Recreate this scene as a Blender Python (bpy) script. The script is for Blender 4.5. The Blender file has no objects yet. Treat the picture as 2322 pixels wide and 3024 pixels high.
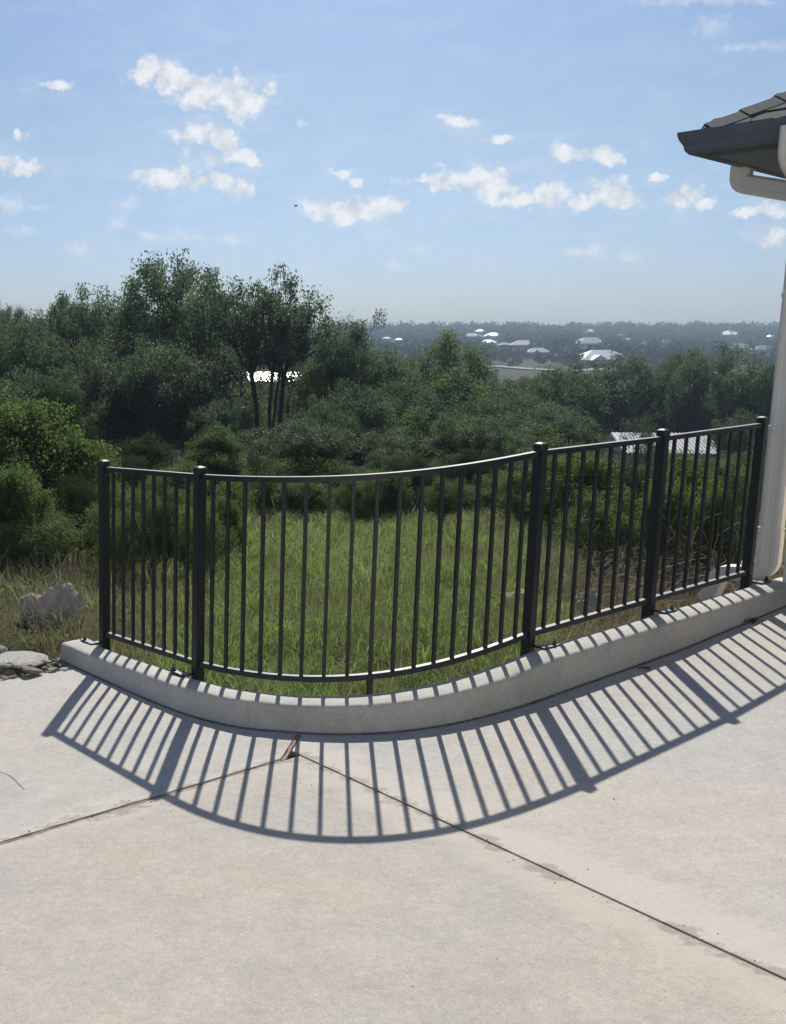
import bpy, bmesh, math, random
import numpy as np
from mathutils import Vector, Matrix, noise as mnoise

random.seed(7)
RNG = np.random.default_rng(7)
scene = bpy.context.scene
COL = scene.collection

# ------------------------------------------------------------------ camera, sky, sun, exposure
S = 1.12                       # metres per fitted unit
Z0 = 1.543                     # fitted camera height above the paving at its foot
F_PX, PP_X, PITCH = 3029.0, 391.0, 0.16576
CAM_Z = Z0 * S
cam_data = bpy.data.cameras.new("camera")
cam_data.sensor_fit = 'HORIZONTAL'
cam_data.sensor_width = 36.0
cam_data.lens = 36.0 * F_PX / 2322.0
cam_data.shift_x = (1161.0 - PP_X) / 2322.0
cam_data.clip_start = 0.05
cam_data.clip_end = 6000.0
camera = bpy.data.objects.new("camera", cam_data)
COL.objects.link(camera)
camera.location = (0, 0, CAM_Z)
camera.rotation_euler = (math.pi / 2 - PITCH, 0, 0)
scene.camera = camera

SUN_H = Vector((0.2059, 1.0766))            # horizontal run towards the sun per metre of drop
SUN_EL = math.atan2(1.0, SUN_H.length)
sun_data = bpy.data.lights.new("sun", 'SUN')
sun_data.energy = 4.1
sun_data.angle = math.radians(0.53)
sun_data.color = (1.0, 0.945, 0.87)
sun = bpy.data.objects.new("sun", sun_data)
COL.objects.link(sun)
to_sun = Vector((SUN_H.x, SUN_H.y, 1.0)).normalized()
sun.rotation_euler = to_sun.to_track_quat('Z', 'Y').to_euler()

vs = scene.view_settings
vs.view_transform = 'Standard'
vs.look = 'None'
vs.gamma = 1.0
vs.exposure = 0.30
vs.use_curve_mapping = False
scene.cycles.use_denoising = True
scene.cycles.max_bounces = 6
scene.cycles.diffuse_bounces = 3
scene.cycles.glossy_bounces = 3
scene.cycles.transmission_bounces = 4
scene.cycles.transparent_max_bounces = 8
scene.cycles.volume_bounces = 0
scene.cycles.caustics_reflective = False
scene.cycles.caustics_refractive = False
scene.cycles.sample_clamp_indirect = 6.0

def ray(u, v):
    x = (u - PP_X) / F_PX
    y = (1512.0 - v) / F_PX
    c, s = math.cos(PITCH), math.sin(PITCH)
    return x, c + s * y, -s + c * y

def gn(u, v):
    x, y, z = ray(u, v)
    return x / y, z / y

def at(u, v, Y):
    a, b = gn(u, v)
    return Vector((a * Y, Y, CAM_Z + b * Y))

def project(x, y, z):
    c, s = math.cos(PITCH), math.sin(PITCH)
    z = z - CAM_Z
    d = c * y - s * z
    h = s * y + c * z
    return PP_X + F_PX * x / d, 1512.0 - F_PX * h / d

class NT:
    def __init__(self, tree):
        self.t = tree
        self.n = tree.nodes
        self.n.clear()
    def add(self, typ, **kw):
        nd = self.n.new(typ)
        for k, v in kw.items():
            if k.startswith('i_'):
                nd.inputs[k[2:]].default_value = v
            else:
                setattr(nd, k, v)
        return nd
    def link(self, a, b):
        self.t.links.new(a, b)
    def math(self, op, a, b=None, c=None, clamp=False):
        nd = self.n.new('ShaderNodeMath')
        nd.operation = op
        nd.use_clamp = clamp
        for i, x in enumerate((a, b, c)):
            if x is None:
                continue
            if isinstance(x, (int, float)):
                nd.inputs[i].default_value = x
            else:
                self.link(x, nd.inputs[i])
        return nd.outputs[0]
    def vmath(self, op, a, b=None, c=None):
        nd = self.n.new('ShaderNodeVectorMath')
        nd.operation = op
        for i, x in enumerate((a, b, c)):
            if x is None:
                continue
            if isinstance(x, (tuple, list)):
                nd.inputs[i].default_value = x
            else:
                self.link(x, nd.inputs[i])
        return nd
    def ramp(self, fac, stops, interp='LINEAR'):
        nd = self.n.new('ShaderNodeValToRGB')
        nd.color_ramp.interpolation = interp
        el = nd.color_ramp.elements
        while len(el) < len(stops):
            el.new(0.5)
        for e, (p, c) in zip(el, stops):
            e.position = p
            e.color = (*c, 1.0) if len(c) == 3 else c
        self.link(fac, nd.inputs[0])
        return nd.outputs[0]
    def mix(self, fac, a, b, blend='MIX'):
        nd = self.n.new('ShaderNodeMix')
        nd.data_type = 'RGBA'
        nd.blend_type = blend
        for i, x in ((0, fac), (6, a), (7, b)):
            if isinstance(x, (int, float)):
                nd.inputs[i].default_value = x
            elif isinstance(x, (tuple, list)):
                nd.inputs[i].default_value = (*x, 1.0) if len(x) == 3 else x
            else:
                self.link(x, nd.inputs[i])
        return nd.outputs[2]
    def noise(self, vec, scale, detail=4, rough=0.55, dist=0.0):
        nd = self.n.new('ShaderNodeTexNoise')
        nd.inputs['Scale'].default_value = scale
        nd.inputs['Detail'].default_value = detail
        nd.inputs['Roughness'].default_value = rough
        nd.inputs['Distortion'].default_value = dist
        if vec is not None:
            self.link(vec, nd.inputs['Vector'])
        return nd.outputs['Fac']

# --- world: Nishita sky with small cumulus placed by direction
world = bpy.data.worlds.new("World")
scene.world = world
world.use_nodes = True
world.cycles.sampling_method = 'NONE'
SKY_STRENGTH = 0.075
CLOUD_LO, CLOUD_HI = (6.9, 7.3, 7.9), (10.6, 10.5, 10.4)
SKY_TINT = [(0.0, (0.58, 0.70, 1.0)), (0.08, (0.63, 0.74, 0.95)), (0.18, (0.71, 0.81, 0.89)), (0.32, (0.66, 0.79, 0.94)), (0.8, (0.86, 0.94, 1.0))]
def build_world():
    N = NT(world.node_tree)
    out = N.add('ShaderNodeOutputWorld')
    bg = N.add('ShaderNodeBackground')
    bg.inputs['Strength'].default_value = SKY_STRENGTH
    N.link(bg.outputs[0], out.inputs[0])
    sky = N.add('ShaderNodeTexSky')
    sky.sky_type = 'NISHITA'
    sky.sun_disc = False
    sky.sun_elevation = SUN_EL
    sky.sun_rotation = math.atan2(SUN_H.x, SUN_H.y)
    sky.altitude = 300.0
    sky.air_density = 1.0
    sky.dust_density = 1.2
    sky.ozone_density = 2.5
    tc = N.add('ShaderNodeTexCoord')
    sep = N.add('ShaderNodeSeparateXYZ')
    N.link(tc.outputs['Generated'], sep.inputs[0])
    ys = N.math('MAXIMUM', N.math('ABSOLUTE', sep.outputs[1]), 0.12)
    gx = N.math('DIVIDE', sep.outputs[0], ys)
    gz = N.math('DIVIDE', sep.outputs[2], ys)
    comb = N.add('ShaderNodeCombineXYZ')
    N.link(gx, comb.inputs[0])
    N.link(gz, comb.inputs[1])
    front = N.math('GREATER_THAN', sep.outputs[1], 0.12)
    p = comb.outputs[0]
    # domain warp
    nz = N.add('ShaderNodeTexNoise')
    nz.inputs['Scale'].default_value = 42.0
    nz.inputs['Detail'].default_value = 5.0
    nz.inputs['Roughness'].default_value = 0.6
    N.link(p, nz.inputs['Vector'])
    wv = N.vmath('SUBTRACT', nz.outputs['Color'], (0.5, 0.5, 0.5))
    wv = N.vmath('MULTIPLY', wv.outputs[0], (0.026, 0.020, 0.0))
    pw = N.vmath('ADD', p, wv.outputs[0]).outputs[0]
    # cloud puffs: (zoom x, y, rx, ry) measured on two halves of the sky
    A = [(630,310,95,40),(665,275,45,38),(720,340,80,48),(800,360,70,48),(850,395,110,58),(950,375,90,55),(1000,420,100,55),(1070,430,58,62),(1030,470,50,40),
         (800,578,82,36),(875,552,85,34),(950,585,60,42),(990,620,42,50),(1030,672,58,34),(1070,695,38,24),
         (590,755,75,20),(680,775,70,42),(770,755,90,34),(880,770,90,26),(960,785,60,26),(1030,815,62,28),
         (10,695,55,44),(110,722,75,32),(235,360,62,16),(1160,390,24,26),(1460,740,36,24),(1525,775,36,26),
         (1390,890,100,34),(1480,905,90,45),(1570,890,80,48),(1640,890,80,48),(90,565,26,22)]
    B = [(215,500,36,18),(275,515,62,22),(455,592,72,14),(715,650,60,36),(790,662,90,28),(890,660,80,32),(940,672,60,28),(985,692,26,14),
         (130,770,70,22),(200,795,45,22),(260,765,65,32),(340,770,80,44),(420,790,80,60),(450,850,55,32),(500,800,60,24),(540,862,70,22),(640,850,70,38),(690,820,60,36),(790,860,70,30),
         (930,800,80,48),(960,840,80,50),(900,850,60,40),(1230,850,70,40),(1275,835,70,40),(1340,868,60,30),(1520,908,75,22),(1620,900,90,28),(1640,1020,70,30),(1605,1040,40,20),(1115,760,34,12),(10,900,28,34)]
    A2 = [(880,680,120,40),(800,670,40,36),(30,865,85,38),(140,895,85,22),(520,870,62,26),(495,960,52,28),(650,1010,65,22),(770,1000,95,26),(1020,1025,75,20),(350,1060,75,28),(60,985,75,22),(1285,865,34,12),(1287,528,14,14)]
    B2 = [(760,1070,65,22),(870,1072,95,32),(1000,1100,85,22),(110,1060,75,22),(1530,205,130,22),(1360,110,80,40),(1300,0,300,20),(200,698,20,10),(1070,890,30,14),(15,1135,40,16),(20,780,30,12)]
    def field(lst):
        acc = None
        for (x, y, rx, ry, off) in lst:
            u, v = off + x / 1.447, y / 1.447
            cx, cz = gn(u, v)
            sx, sz = F_PX * 1.447 / (rx * 1.14), F_PX * 1.447 / (ry * 1.16)
            m = N.vmath('MULTIPLY_ADD', pw, (sx, sz, 0.0), (-cx * sx, -cz * sz, 0.0))
            d = N.vmath('LENGTH', m.outputs[0]).outputs['Value']
            acc = d if acc is None else N.math('SMOOTH_MIN', acc, d, 0.25)
        return acc
    d1 = field([(*c, 0.0) for c in A] + [(*c, 1161.0) for c in B])
    d2 = field([(*c, 0.0) for c in A2] + [(*c, 1161.0) for c in B2])
    fb = N.noise(p, 58.0, 7, 0.58)
    fb2 = N.noise(N.vmath('ADD', p, (-0.003, -0.014, 0.0)).outputs[0], 46.0, 4, 0.5)
    vr = N.add('ShaderNodeTexVoronoi')
    vr.feature = 'SMOOTH_F1'
    vr.inputs['Scale'].default_value = 105.0
    vr.inputs['Smoothness'].default_value = 0.35
    vr.inputs['Detail'].default_value = 1.0
    N.link(pw, vr.inputs['Vector'])
    edge = N.math('ADD', N.math('MULTIPLY', N.math('SUBTRACT', fb, 0.5), 1.9), N.math('MULTIPLY', N.math('SUBTRACT', 0.66, vr.outputs['Distance']), 0.85))
    def dens(d, lo, hi):
        mr = N.add('ShaderNodeMapRange')
        mr.interpolation_type = 'SMOOTHSTEP'
        N.link(N.math('SUBTRACT', N.math('SUBTRACT', 1.22, d), N.math('MULTIPLY', edge, -0.8)), mr.inputs[0])
        mr.inputs[1].default_value = lo - 0.12
        mr.inputs[2].default_value = hi
        return mr.outputs[0]
    c1 = dens(d1, 0.05, 0.80)
    c2 = N.math('MULTIPLY', dens(d2, -0.1, 1.2), 0.45)
    # thin wisps trailing round the puffs, and a faint veil
    sm = N.add('ShaderNodeMapping')
    sm.inputs['Rotation'].default_value = (0, 0, math.radians(18))
    sm.inputs['Scale'].default_value = (9.0, 26.0, 1.0)
    N.link(p, sm.inputs[0])
    wn = N.noise(sm.outputs[0], 1.6, 6, 0.62, 0.6)
    near = N.math('MULTIPLY_ADD', N.math('MINIMUM', d1, 3.2), -0.36, 1.15, clamp=True)
    wisp = N.math('MULTIPLY', N.ramp(wn, [(0.42, (0, 0, 0)), (0.78, (1, 1, 1))]), N.math('MULTIPLY_ADD', near, 0.34, 0.16))
    cov = N.math('MAXIMUM', N.math('MAXIMUM', c1, c2), wisp)
    # the rest of the sky: the same kind of scattered cumulus
    gw = N.noise(p, 7.0, 6, 0.6, 0.3)
    mr = N.add('ShaderNodeMapRange')
    mr.interpolation_type = 'SMOOTHSTEP'
    N.link(gw, mr.inputs[0])
    mr.inputs[1].default_value = 0.58
    mr.inputs[2].default_value = 0.70
    # the mapped clouds fill the directions around the view, scattered cumulus the rest
    inx = N.math('LESS_THAN', N.math('ABSOLUTE', N.math('SUBTRACT', gx, 0.25)), 0.50)
    inz = N.math('LESS_THAN', gz, 0.38)
    inframe = N.math('MULTIPLY', N.math('MULTIPLY', inx, inz), front)
    gen = N.math('MULTIPLY', N.math('MULTIPLY', mr.outputs[0], N.math('GREATER_THAN', gz, 0.02)), 0.7)
    # shading of the puffs: tops lit, hollows grey
    lit = N.math('MULTIPLY_ADD', N.math('SUBTRACT', fb, fb2), 2.6, 0.62, clamp=True)
    ccol = N.ramp(lit, [(0.0, CLOUD_LO), (1.0, CLOUD_HI)])
    # the sky greys towards the horizon in every direction
    el = N.math('MAXIMUM', sep.outputs[2], 0.0)
    tint = N.ramp(el, SKY_TINT)
    base = N.mix(1.0, sky.outputs[0], tint, 'MULTIPLY')
    fin = N.mix(N.math('MULTIPLY', cov, 0.82), base, ccol)
    N.link(fin, bg.inputs['Color'])
    bg2 = N.add('ShaderNodeBackground')
    bg2.inputs['Strength'].default_value = SKY_STRENGTH
    N.link(N.mix(gen, base, CLOUD_HI), bg2.inputs['Color'])
    mx = N.add('ShaderNodeMixShader')
    N.link(inframe, mx.inputs[0])
    N.link(bg2.outputs[0], mx.inputs[1])
    N.link(bg.outputs[0], mx.inputs[2])
    N.link(mx.outputs[0], out.inputs[0])
build_world()

# ------------------------------------------------------------------ helpers
def tag(o, label=None, cat=None, group=None, kind=None):
    if label: o['label'] = label
    if cat: o['category'] = cat
    if group: o['group'] = group
    if kind: o['kind'] = kind
    return o

def empty(name, loc=(0, 0, 0), rz=0.0):
    o = bpy.data.objects.new(name, None)
    o.empty_display_size = 0.2
    o.location = loc
    o.rotation_euler = (0, 0, rz)
    COL.objects.link(o)
    return o

def link(name, mesh, parent=None, mat=None):
    o = bpy.data.objects.new(name, mesh)
    COL.objects.link(o)
    if parent is not None:
        o.parent = parent
    if mat is not None and not mesh.materials:
        mesh.materials.append(mat)
    return o

def raw_mesh(name, verts, faces, smooth=False, mat=None, rnd=None):
    """verts (n,3); faces (m,k) array of equal-sized polygons, or a list of lists"""
    me = bpy.data.meshes.new(name)
    if isinstance(faces, np.ndarray):
        verts = np.asarray(verts, dtype=np.float32)
        m, k = faces.shape
        me.vertices.add(len(verts))
        me.vertices.foreach_set('co', verts.ravel())
        me.loops.add(m * k)
        me.loops.foreach_set('vertex_index', faces.astype(np.int32).ravel())
        me.polygons.add(m)
        me.polygons.foreach_set('loop_start', np.arange(0, m * k, k, dtype=np.int32))
        me.polygons.foreach_set('loop_total', np.full(m, k, dtype=np.int32))
    else:
        me.from_pydata([tuple(v) for v in verts], [], faces)
    if smooth:
        me.polygons.foreach_set('use_smooth', np.ones(len(me.polygons), dtype=bool))
    if rnd is not None:
        at_ = me.attributes.new('rnd', 'FLOAT', 'POINT')
        at_.data.foreach_set('value', np.asarray(rnd, dtype=np.float32))
    me.update(calc_edges=True)
    me.validate()
    if mat is not None:
        me.materials.append(mat)
    return me

class MB:
    def __init__(self):
        self.v, self.f = [], []
    def box(self, c, ax, ay, az):
        """centre and three half-axis vectors"""
        c, ax, ay, az = Vector(c), Vector(ax), Vector(ay), Vector(az)
        n = len(self.v)
        for sz in (-1, 1):
            for sx, sy in ((-1, -1), (1, -1), (1, 1), (-1, 1)):
                self.v.append(c + ax * sx + ay * sy + az * sz)
        self.f += [[n, n+3, n+2, n+1], [n+4, n+5, n+6, n+7], [n, n+1, n+5, n+4], [n+1, n+2, n+6, n+5], [n+2, n+3, n+7, n+6], [n+3, n, n+4, n+7]]
        return self
    def loft(self, rings, closed=True, caps=True):
        n = len(self.v)
        k = len(rings[0])
        for r in rings:
            self.v += [Vector(p) for p in r]
        kk = k if closed else k - 1
        for i in range(len(rings) - 1):
            for j in range(kk):
                a = n + i * k + j
                b = n + i * k + (j + 1) % k
                self.f.append([a, b, b + k, a + k])
        if caps and closed:
            self.f.append([n + j for j in range(k)][::-1])
            self.f.append([n + (len(rings) - 1) * k + j for j in range(k)])
        return self
    def cyl(self, p0, p1, r0, r1=None, n=10, caps=True):
        p0, p1 = Vector(p0), Vector(p1)
        r1 = r0 if r1 is None else r1
        d = (p1 - p0).normalized()
        a = d.orthogonal().normalized()
        b = d.cross(a)
        rings = []
        for p, r in ((p0, r0), (p1, r1)):
            rings.append([p + (a * math.cos(t) + b * math.sin(t)) * r for t in [2 * math.pi * i / n for i in range(n)]])
        return self.loft(rings, True, caps)
    def poly(self, pts):
        n = len(self.v)
        self.v += [Vector(p) for p in pts]
        self.f.append(list(range(n, n + len(pts))))
        return self
    def mesh(self, name, mat=None, smooth=False, bevel=0.0, seg=2, fix=True):
        bm = bmesh.new()
        vs_ = [bm.verts.new(v) for v in self.v]
        for f in self.f:
            try:
                bm.faces.new([vs_[i] for i in f])
            except ValueError:
                pass
        if fix:
            bmesh.ops.recalc_face_normals(bm, faces=bm.faces[:])
        if bevel > 0:
            bmesh.ops.bevel(bm, geom=[e for e in bm.edges if e.is_manifold and e.calc_face_angle(0) > 0.5], offset=bevel, segments=seg, affect='EDGES', clamp_overlap=True)
        me = bpy.data.meshes.new(name)
        bm.to_mesh(me)
        bm.free()
        if smooth:
            for p in me.polygons:
                p.use_smooth = True
        if mat is not None:
            me.materials.append(mat)
        return me
    def build(self, name, mat, parent=None, **kw):
        return link(name, self.mesh(name, mat, **kw), parent)

def sweep(path, prof, side_of=None, caps=True):
    """rings of a profile [(s,t)] along path; s along the side vector, t along up"""
    rings = []
    n = len(path)
    for i, p in enumerate(path):
        a = path[max(i - 1, 0)]
        b = path[min(i + 1, n - 1)]
        tan = (Vector(b) - Vector(a)).normalized()
        if side_of is None:
            side = tan.cross(Vector((0, 0, 1))).normalized()
        else:
            side = Vector(side_of).normalized()
        up = side.cross(tan).normalized()
        k = 1.0
        if 0 < i < n - 1:
            t0 = (Vector(p) - Vector(a)).normalized()
            k = 1.0 / max(0.5, tan.dot(t0))
        rings.append([Vector(p) + (side * s * (k if side_of is None else 1.0)) + up * (t * (k if side_of is not None else 1.0)) for s, t in prof])
    return rings

# ------------------------------------------------------------------ materials
def new_mat(name):
    m = bpy.data.materials.new(name)
    m.use_nodes = True
    N = NT(m.node_tree)
    out = N.add('ShaderNodeOutputMaterial')
    bs = N.add('ShaderNodeBsdfPrincipled')
    N.link(bs.outputs[0], out.inputs[0])
    return m, N, bs, out

def simple(name, col, rough=0.6, metal=0.0, spec=0.5, var=0.12, scale=8.0, bump=0.0, bscale=60.0):
    m, N, bs, out = new_mat(name)
    tc = N.add('ShaderNodeTexCoord')
    nz = N.noise(tc.outputs['Object'], scale, 5, 0.6)
    lo = tuple(c * (1 - var) for c in col)
    hi = tuple(min(1, c * (1 + var)) for c in col)
    N.link(N.ramp(nz, [(0.3, lo), (0.7, hi)]), bs.inputs['Base Color'])
    bs.inputs['Roughness'].default_value = rough
    bs.inputs['Metallic'].default_value = metal
    bs.inputs['Specular IOR Level'].default_value = spec
    if bump > 0:
        b = N.add('ShaderNodeBump')
        b.inputs['Strength'].default_value = 1.0
        b.inputs['Distance'].default_value = bump
        N.link(N.noise(tc.outputs['Object'], bscale, 6, 0.65), b.inputs['Height'])
        N.link(b.outputs[0], bs.inputs['Normal'])
    return m

def concrete(name, c_grey, c_warm, c_dark, mixbias=0.5, streak=(1.0, 0.18), rough=0.85, grain=1.0, bands=()):
    m, N, bs, out = new_mat(name)
    tc = N.add('ShaderNodeTexCoord')
    P = tc.outputs['Object']
    big = N.noise(P, 0.9, 5, 0.6, 0.6)
    big2 = N.noise(N.vmath('ADD', P, (7.3, 1.9, 0)).outputs[0], 1.7, 6, 0.65, 0.4)
    mp = N.add('ShaderNodeMapping')
    mp.inputs['Rotation'].default_value = (0, 0, math.radians(-28))
    mp.inputs['Scale'].default_value = (streak[0] * 5, streak[1] * 60, 5)
    N.link(P, mp.inputs[0])
    st = N.noise(mp.outputs[0], 1.0, 5, 0.65, 0.2)
    fine = N.noise(P, 190.0, 3, 0.7)
    mid = N.noise(P, 38.0, 5, 0.7)
    col = N.mix(N.ramp(big, [(mixbias - 0.11, (0, 0, 0)), (mixbias + 0.11, (1, 1, 1))]), c_grey, c_warm)
    col = N.mix(N.ramp(big2, [(0.54, (0, 0, 0)), (0.80, (0.75, 0.75, 0.75))]), col, c_dark)
    col = N.mix(N.math('MULTIPLY', N.ramp(st, [(0.50, (0, 0, 0)), (0.75, (1, 1, 1))]), 0.34), col, c_dark)
    blot = N.noise(N.vmath('ADD', P, (3.1, 8.7, 0)).outputs[0], 6.0, 6, 0.7, 0.5)
    col = N.mix(1.0, col, N.ramp(blot, [(0.32, (0.91, 0.913, 0.92)), (0.66, (1.05, 1.045, 1.04))]), 'MULTIPLY')
    sh = N.ramp(mid, [(0.3, (0.86, 0.86, 0.86)), (0.70, (1.06, 1.06, 1.06))])
    col = N.mix(1.0, col, sh, 'MULTIPLY')
    sf = N.ramp(fine, [(0.25, (1 - 0.20 * grain,) * 3), (0.75, (1 + 0.12 * grain,) * 3)])
    col = N.mix(1.0, col, sf, 'MULTIPLY')
    # trowelled borders along the joints: smoother, warmer paste
    for (bp, bn, bw) in bands:
        dd = N.vmath('DOT_PRODUCT', N.vmath('SUBTRACT', P, tuple(bp)).outputs[0], tuple(bn)).outputs['Value']
        dd = N.math('ADD', N.math('ABSOLUTE', dd), N.math('MULTIPLY', N.math('SUBTRACT', st, 0.5), 0.30))
        mrb = N.add('ShaderNodeMapRange')
        mrb.interpolation_type = 'SMOOTHSTEP'
        N.link(dd, mrb.inputs[0])
        mrb.inputs[1].default_value = bw; mrb.inputs[2].default_value = bw * 0.45
        mrb.inputs[3].default_value = 0.0; mrb.inputs[4].default_value = 0.55
        col = N.mix(mrb.outputs[0], col, tuple(c * 1.03 for c in c_warm))
        mrd = N.add('ShaderNodeMapRange')
        mrd.interpolation_type = 'SMOOTHSTEP'
        N.link(N.math('ADD', dd, N.math('MULTIPLY', N.math('SUBTRACT', mid, 0.5), 0.10)), mrd.inputs[0])
        mrd.inputs[1].default_value = 0.035; mrd.inputs[2].default_value = 0.0
        mrd.inputs[3].default_value = 0.0; mrd.inputs[4].default_value = 0.55
        col = N.mix(mrd.outputs[0], col, tuple(c * 0.55 for c in c_dark))
    # small dark pits and specks
    vor = N.add('ShaderNodeTexVoronoi')
    vor.inputs['Scale'].default_value = 11.0
    N.link(P, vor.inputs['Vector'])
    spk = N.math('LESS_THAN', vor.outputs['Distance'], 0.035)
    spk = N.math('MULTIPLY', spk, N.math('GREATER_THAN', N.noise(P, 3.0, 2, 0.5), 0.56))
    col = N.mix(N.math('MULTIPLY', spk, 0.65), col, (0.10, 0.09, 0.08))
    N.link(col, bs.inputs['Base Color'])
    bs.inputs['Roughness'].default_value = rough
    bs.inputs['Specular IOR Level'].default_value = 0.3
    b = N.add('ShaderNodeBump')
    b.inputs['Strength'].default_value = 0.6
    b.inputs['Distance'].default_value = 0.0025
    h = N.math('ADD', N.math('MULTIPLY', fine, 0.5), N.math('ADD', mid, N.math('MULTIPLY', st, 0.5)))
    N.link(h, b.inputs['Height'])
    N.link(b.outputs[0], bs.inputs['Normal'])
    return m

def leaf_mat(name, dark, light, trans, tfac=0.38, rough=0.62, spec=0.16):
    m = bpy.data.materials.new(name)
    m.use_nodes = True
    N = NT(m.node_tree)
    out = N.add('ShaderNodeOutputMaterial')
    bs = N.add('ShaderNodeBsdfPrincipled')
    at_ = N.add('ShaderNodeAttribute')
    at_.attribute_name = 'rnd'
    oi = N.add('ShaderNodeObjectInfo')
    f = N.math('ADD', N.math('MULTIPLY', at_.outputs['Fac'], 0.8), N.math('MULTIPLY', oi.outputs['Random'], 0.25))
    col = N.ramp(f, [(0.0, dark), (0.95, light)])
    N.link(col, bs.inputs['Base Color'])
    bs.inputs['Roughness'].default_value = rough
    bs.inputs['Specular IOR Level'].default_value = spec
    tr = N.add('ShaderNodeBsdfTranslucent')
    N.link(N.mix(N.math('MULTIPLY', f, 0.9, clamp=True), tuple(c * 0.55 for c in trans), trans), tr.inputs[0])
    mx = N.add('ShaderNodeMixShader')
    mx.inputs[0].default_value = tfac
    N.link(bs.outputs[0], mx.inputs[1])
    N.link(tr.outputs[0], mx.inputs[2])
    N.link(mx.outputs[0], out.inputs[0])
    return m

M = {}
def _n2(a, b):
    d = Vector((-(b[1] - a[1]), b[0] - a[0], 0)).normalized()
    return (a[0] * S, a[1] * S, 0.0), tuple(d)
BL = _n2((-0.433, 3.134), (0.5745, 3.693))
BR = _n2((0.618, 3.766), (1.541, 2.201))
M['slab_a'] = concrete('pale_concrete', (0.50, 0.482, 0.44), (0.53, 0.495, 0.435), (0.43, 0.41, 0.37), 0.50, grain=0.9, bands=[(*BL, 0.10)])
M['slab_b'] = concrete('grey_concrete', (0.505, 0.488, 0.452), (0.55, 0.508, 0.442), (0.435, 0.412, 0.372), 0.54, grain=1.4, bands=[(*BR, 0.26)])
M['slab_c'] = concrete('warm_concrete', (0.475, 0.456, 0.417), (0.53, 0.482, 0.405), (0.39, 0.366, 0.325), 0.47, grain=1.5, bands=[(*BR, 0.20), (*BL, 0.10)])
M['curb'] = concrete('curb_concrete', (0.55, 0.53, 0.48), (0.59, 0.56, 0.495), (0.41, 0.385, 0.34), 0.50, grain=1.1)
M['bed'] = simple('sand_bed', (0.06, 0.045, 0.04), 0.95, bump=0.01)
M['soil'] = simple('washed_soil', (0.17, 0.145, 0.12), 0.95, var=0.5, scale=40, bump=0.002, bscale=200)
M['joint_wood'] = simple('weathered_joint_wood', (0.30, 0.21, 0.17), 0.9, var=0.45, scale=30, bump=0.004, bscale=80)
M['black'] = simple('black_painted_steel', (0.005, 0.007, 0.011), 0.48, spec=0.6, var=0.3, scale=25)
def paint_top_gleam(m):  # mixes a painted pale gleam into the base colour of up-facing faces
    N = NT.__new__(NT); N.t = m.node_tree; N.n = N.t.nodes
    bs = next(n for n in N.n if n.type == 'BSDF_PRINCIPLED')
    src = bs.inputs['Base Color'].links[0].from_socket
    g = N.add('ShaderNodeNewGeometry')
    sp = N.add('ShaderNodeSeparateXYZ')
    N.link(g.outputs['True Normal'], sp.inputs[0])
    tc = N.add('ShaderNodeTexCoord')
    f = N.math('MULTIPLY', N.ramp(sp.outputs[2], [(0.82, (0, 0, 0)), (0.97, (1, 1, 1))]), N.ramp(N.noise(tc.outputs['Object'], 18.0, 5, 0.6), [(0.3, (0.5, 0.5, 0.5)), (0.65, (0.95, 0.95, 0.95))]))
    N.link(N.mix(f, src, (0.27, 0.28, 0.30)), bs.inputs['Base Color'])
paint_top_gleam(M['black'])
M['bolt'] = simple('black_bolt', (0.012, 0.012, 0.013), 0.35, metal=0.3)
M['gutter'] = simple('slate_gutter_paint', (0.105, 0.122, 0.155), 0.5, var=0.08)
M['soffit'] = simple('soffit_paint', (0.20, 0.22, 0.26), 0.7, var=0.08)
M['shingle'] = simple('asphalt_shingle', (0.085, 0.085, 0.088), 0.95, var=0.45, scale=60, bump=0.003, bscale=250)
M['spout'] = simple('tan_aluminium', (0.82, 0.765, 0.68), 0.45, var=0.05, scale=4)
M['stucco'] = simple('pale_stucco', (0.76, 0.715, 0.645), 0.9, var=0.06, bump=0.002, bscale=120)
M['bark'] = simple('oak_bark', (0.075, 0.062, 0.052), 0.95, var=0.5, scale=9, bump=0.03, bscale=14)
M['twig'] = simple('dry_twig', (0.30, 0.255, 0.21), 0.9, var=0.4, scale=20)
M['oak'] = leaf_mat('live_oak_leaf', (0.056, 0.080, 0.058), (0.185, 0.222, 0.150), (0.20, 0.29, 0.12), 0.36, 0.58, 0.22)
M['elm'] = leaf_mat('elm_leaf', (0.048, 0.078, 0.040), (0.150, 0.195, 0.090), (0.22, 0.33, 0.09), 0.40, 0.62, 0.16)
M['bush'] = leaf_mat('bush_leaf', (0.046, 0.075, 0.034), (0.140, 0.185, 0.076), (0.22, 0.33, 0.08), 0.40)
M['cedar'] = leaf_mat('juniper_leaf', (0.022, 0.038, 0.020), (0.055, 0.082, 0.040), (0.09, 0.15, 0.04), 0.30, 0.8, 0.05)
M['farleaf'] = leaf_mat('far_leaf', (0.024, 0.040, 0.030), (0.052, 0.074, 0.048), (0.06, 0.10, 0.05), 0.25, 0.7, 0.1)
M['grass'] = leaf_mat('meadow_grass', (0.100, 0.150, 0.055), (0.380, 0.410, 0.210), (0.42, 0.52, 0.18), 0.44, 0.6)
M['tuft'] = leaf_mat('tuft_grass', (0.085, 0.165, 0.040), (0.330, 0.400, 0.150), (0.36, 0.54, 0.12), 0.46, 0.55)
M['dry'] = leaf_mat('dry_grass_blade', (0.20, 0.165, 0.10), (0.40, 0.34, 0.23), (0.40, 0.33, 0.18), 0.35, 0.6)
M['litter'] = leaf_mat('dead_leaf', (0.035, 0.026, 0.02), (0.14, 0.09, 0.06), (0.10, 0.06, 0.03), 0.15, 0.8)

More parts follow.
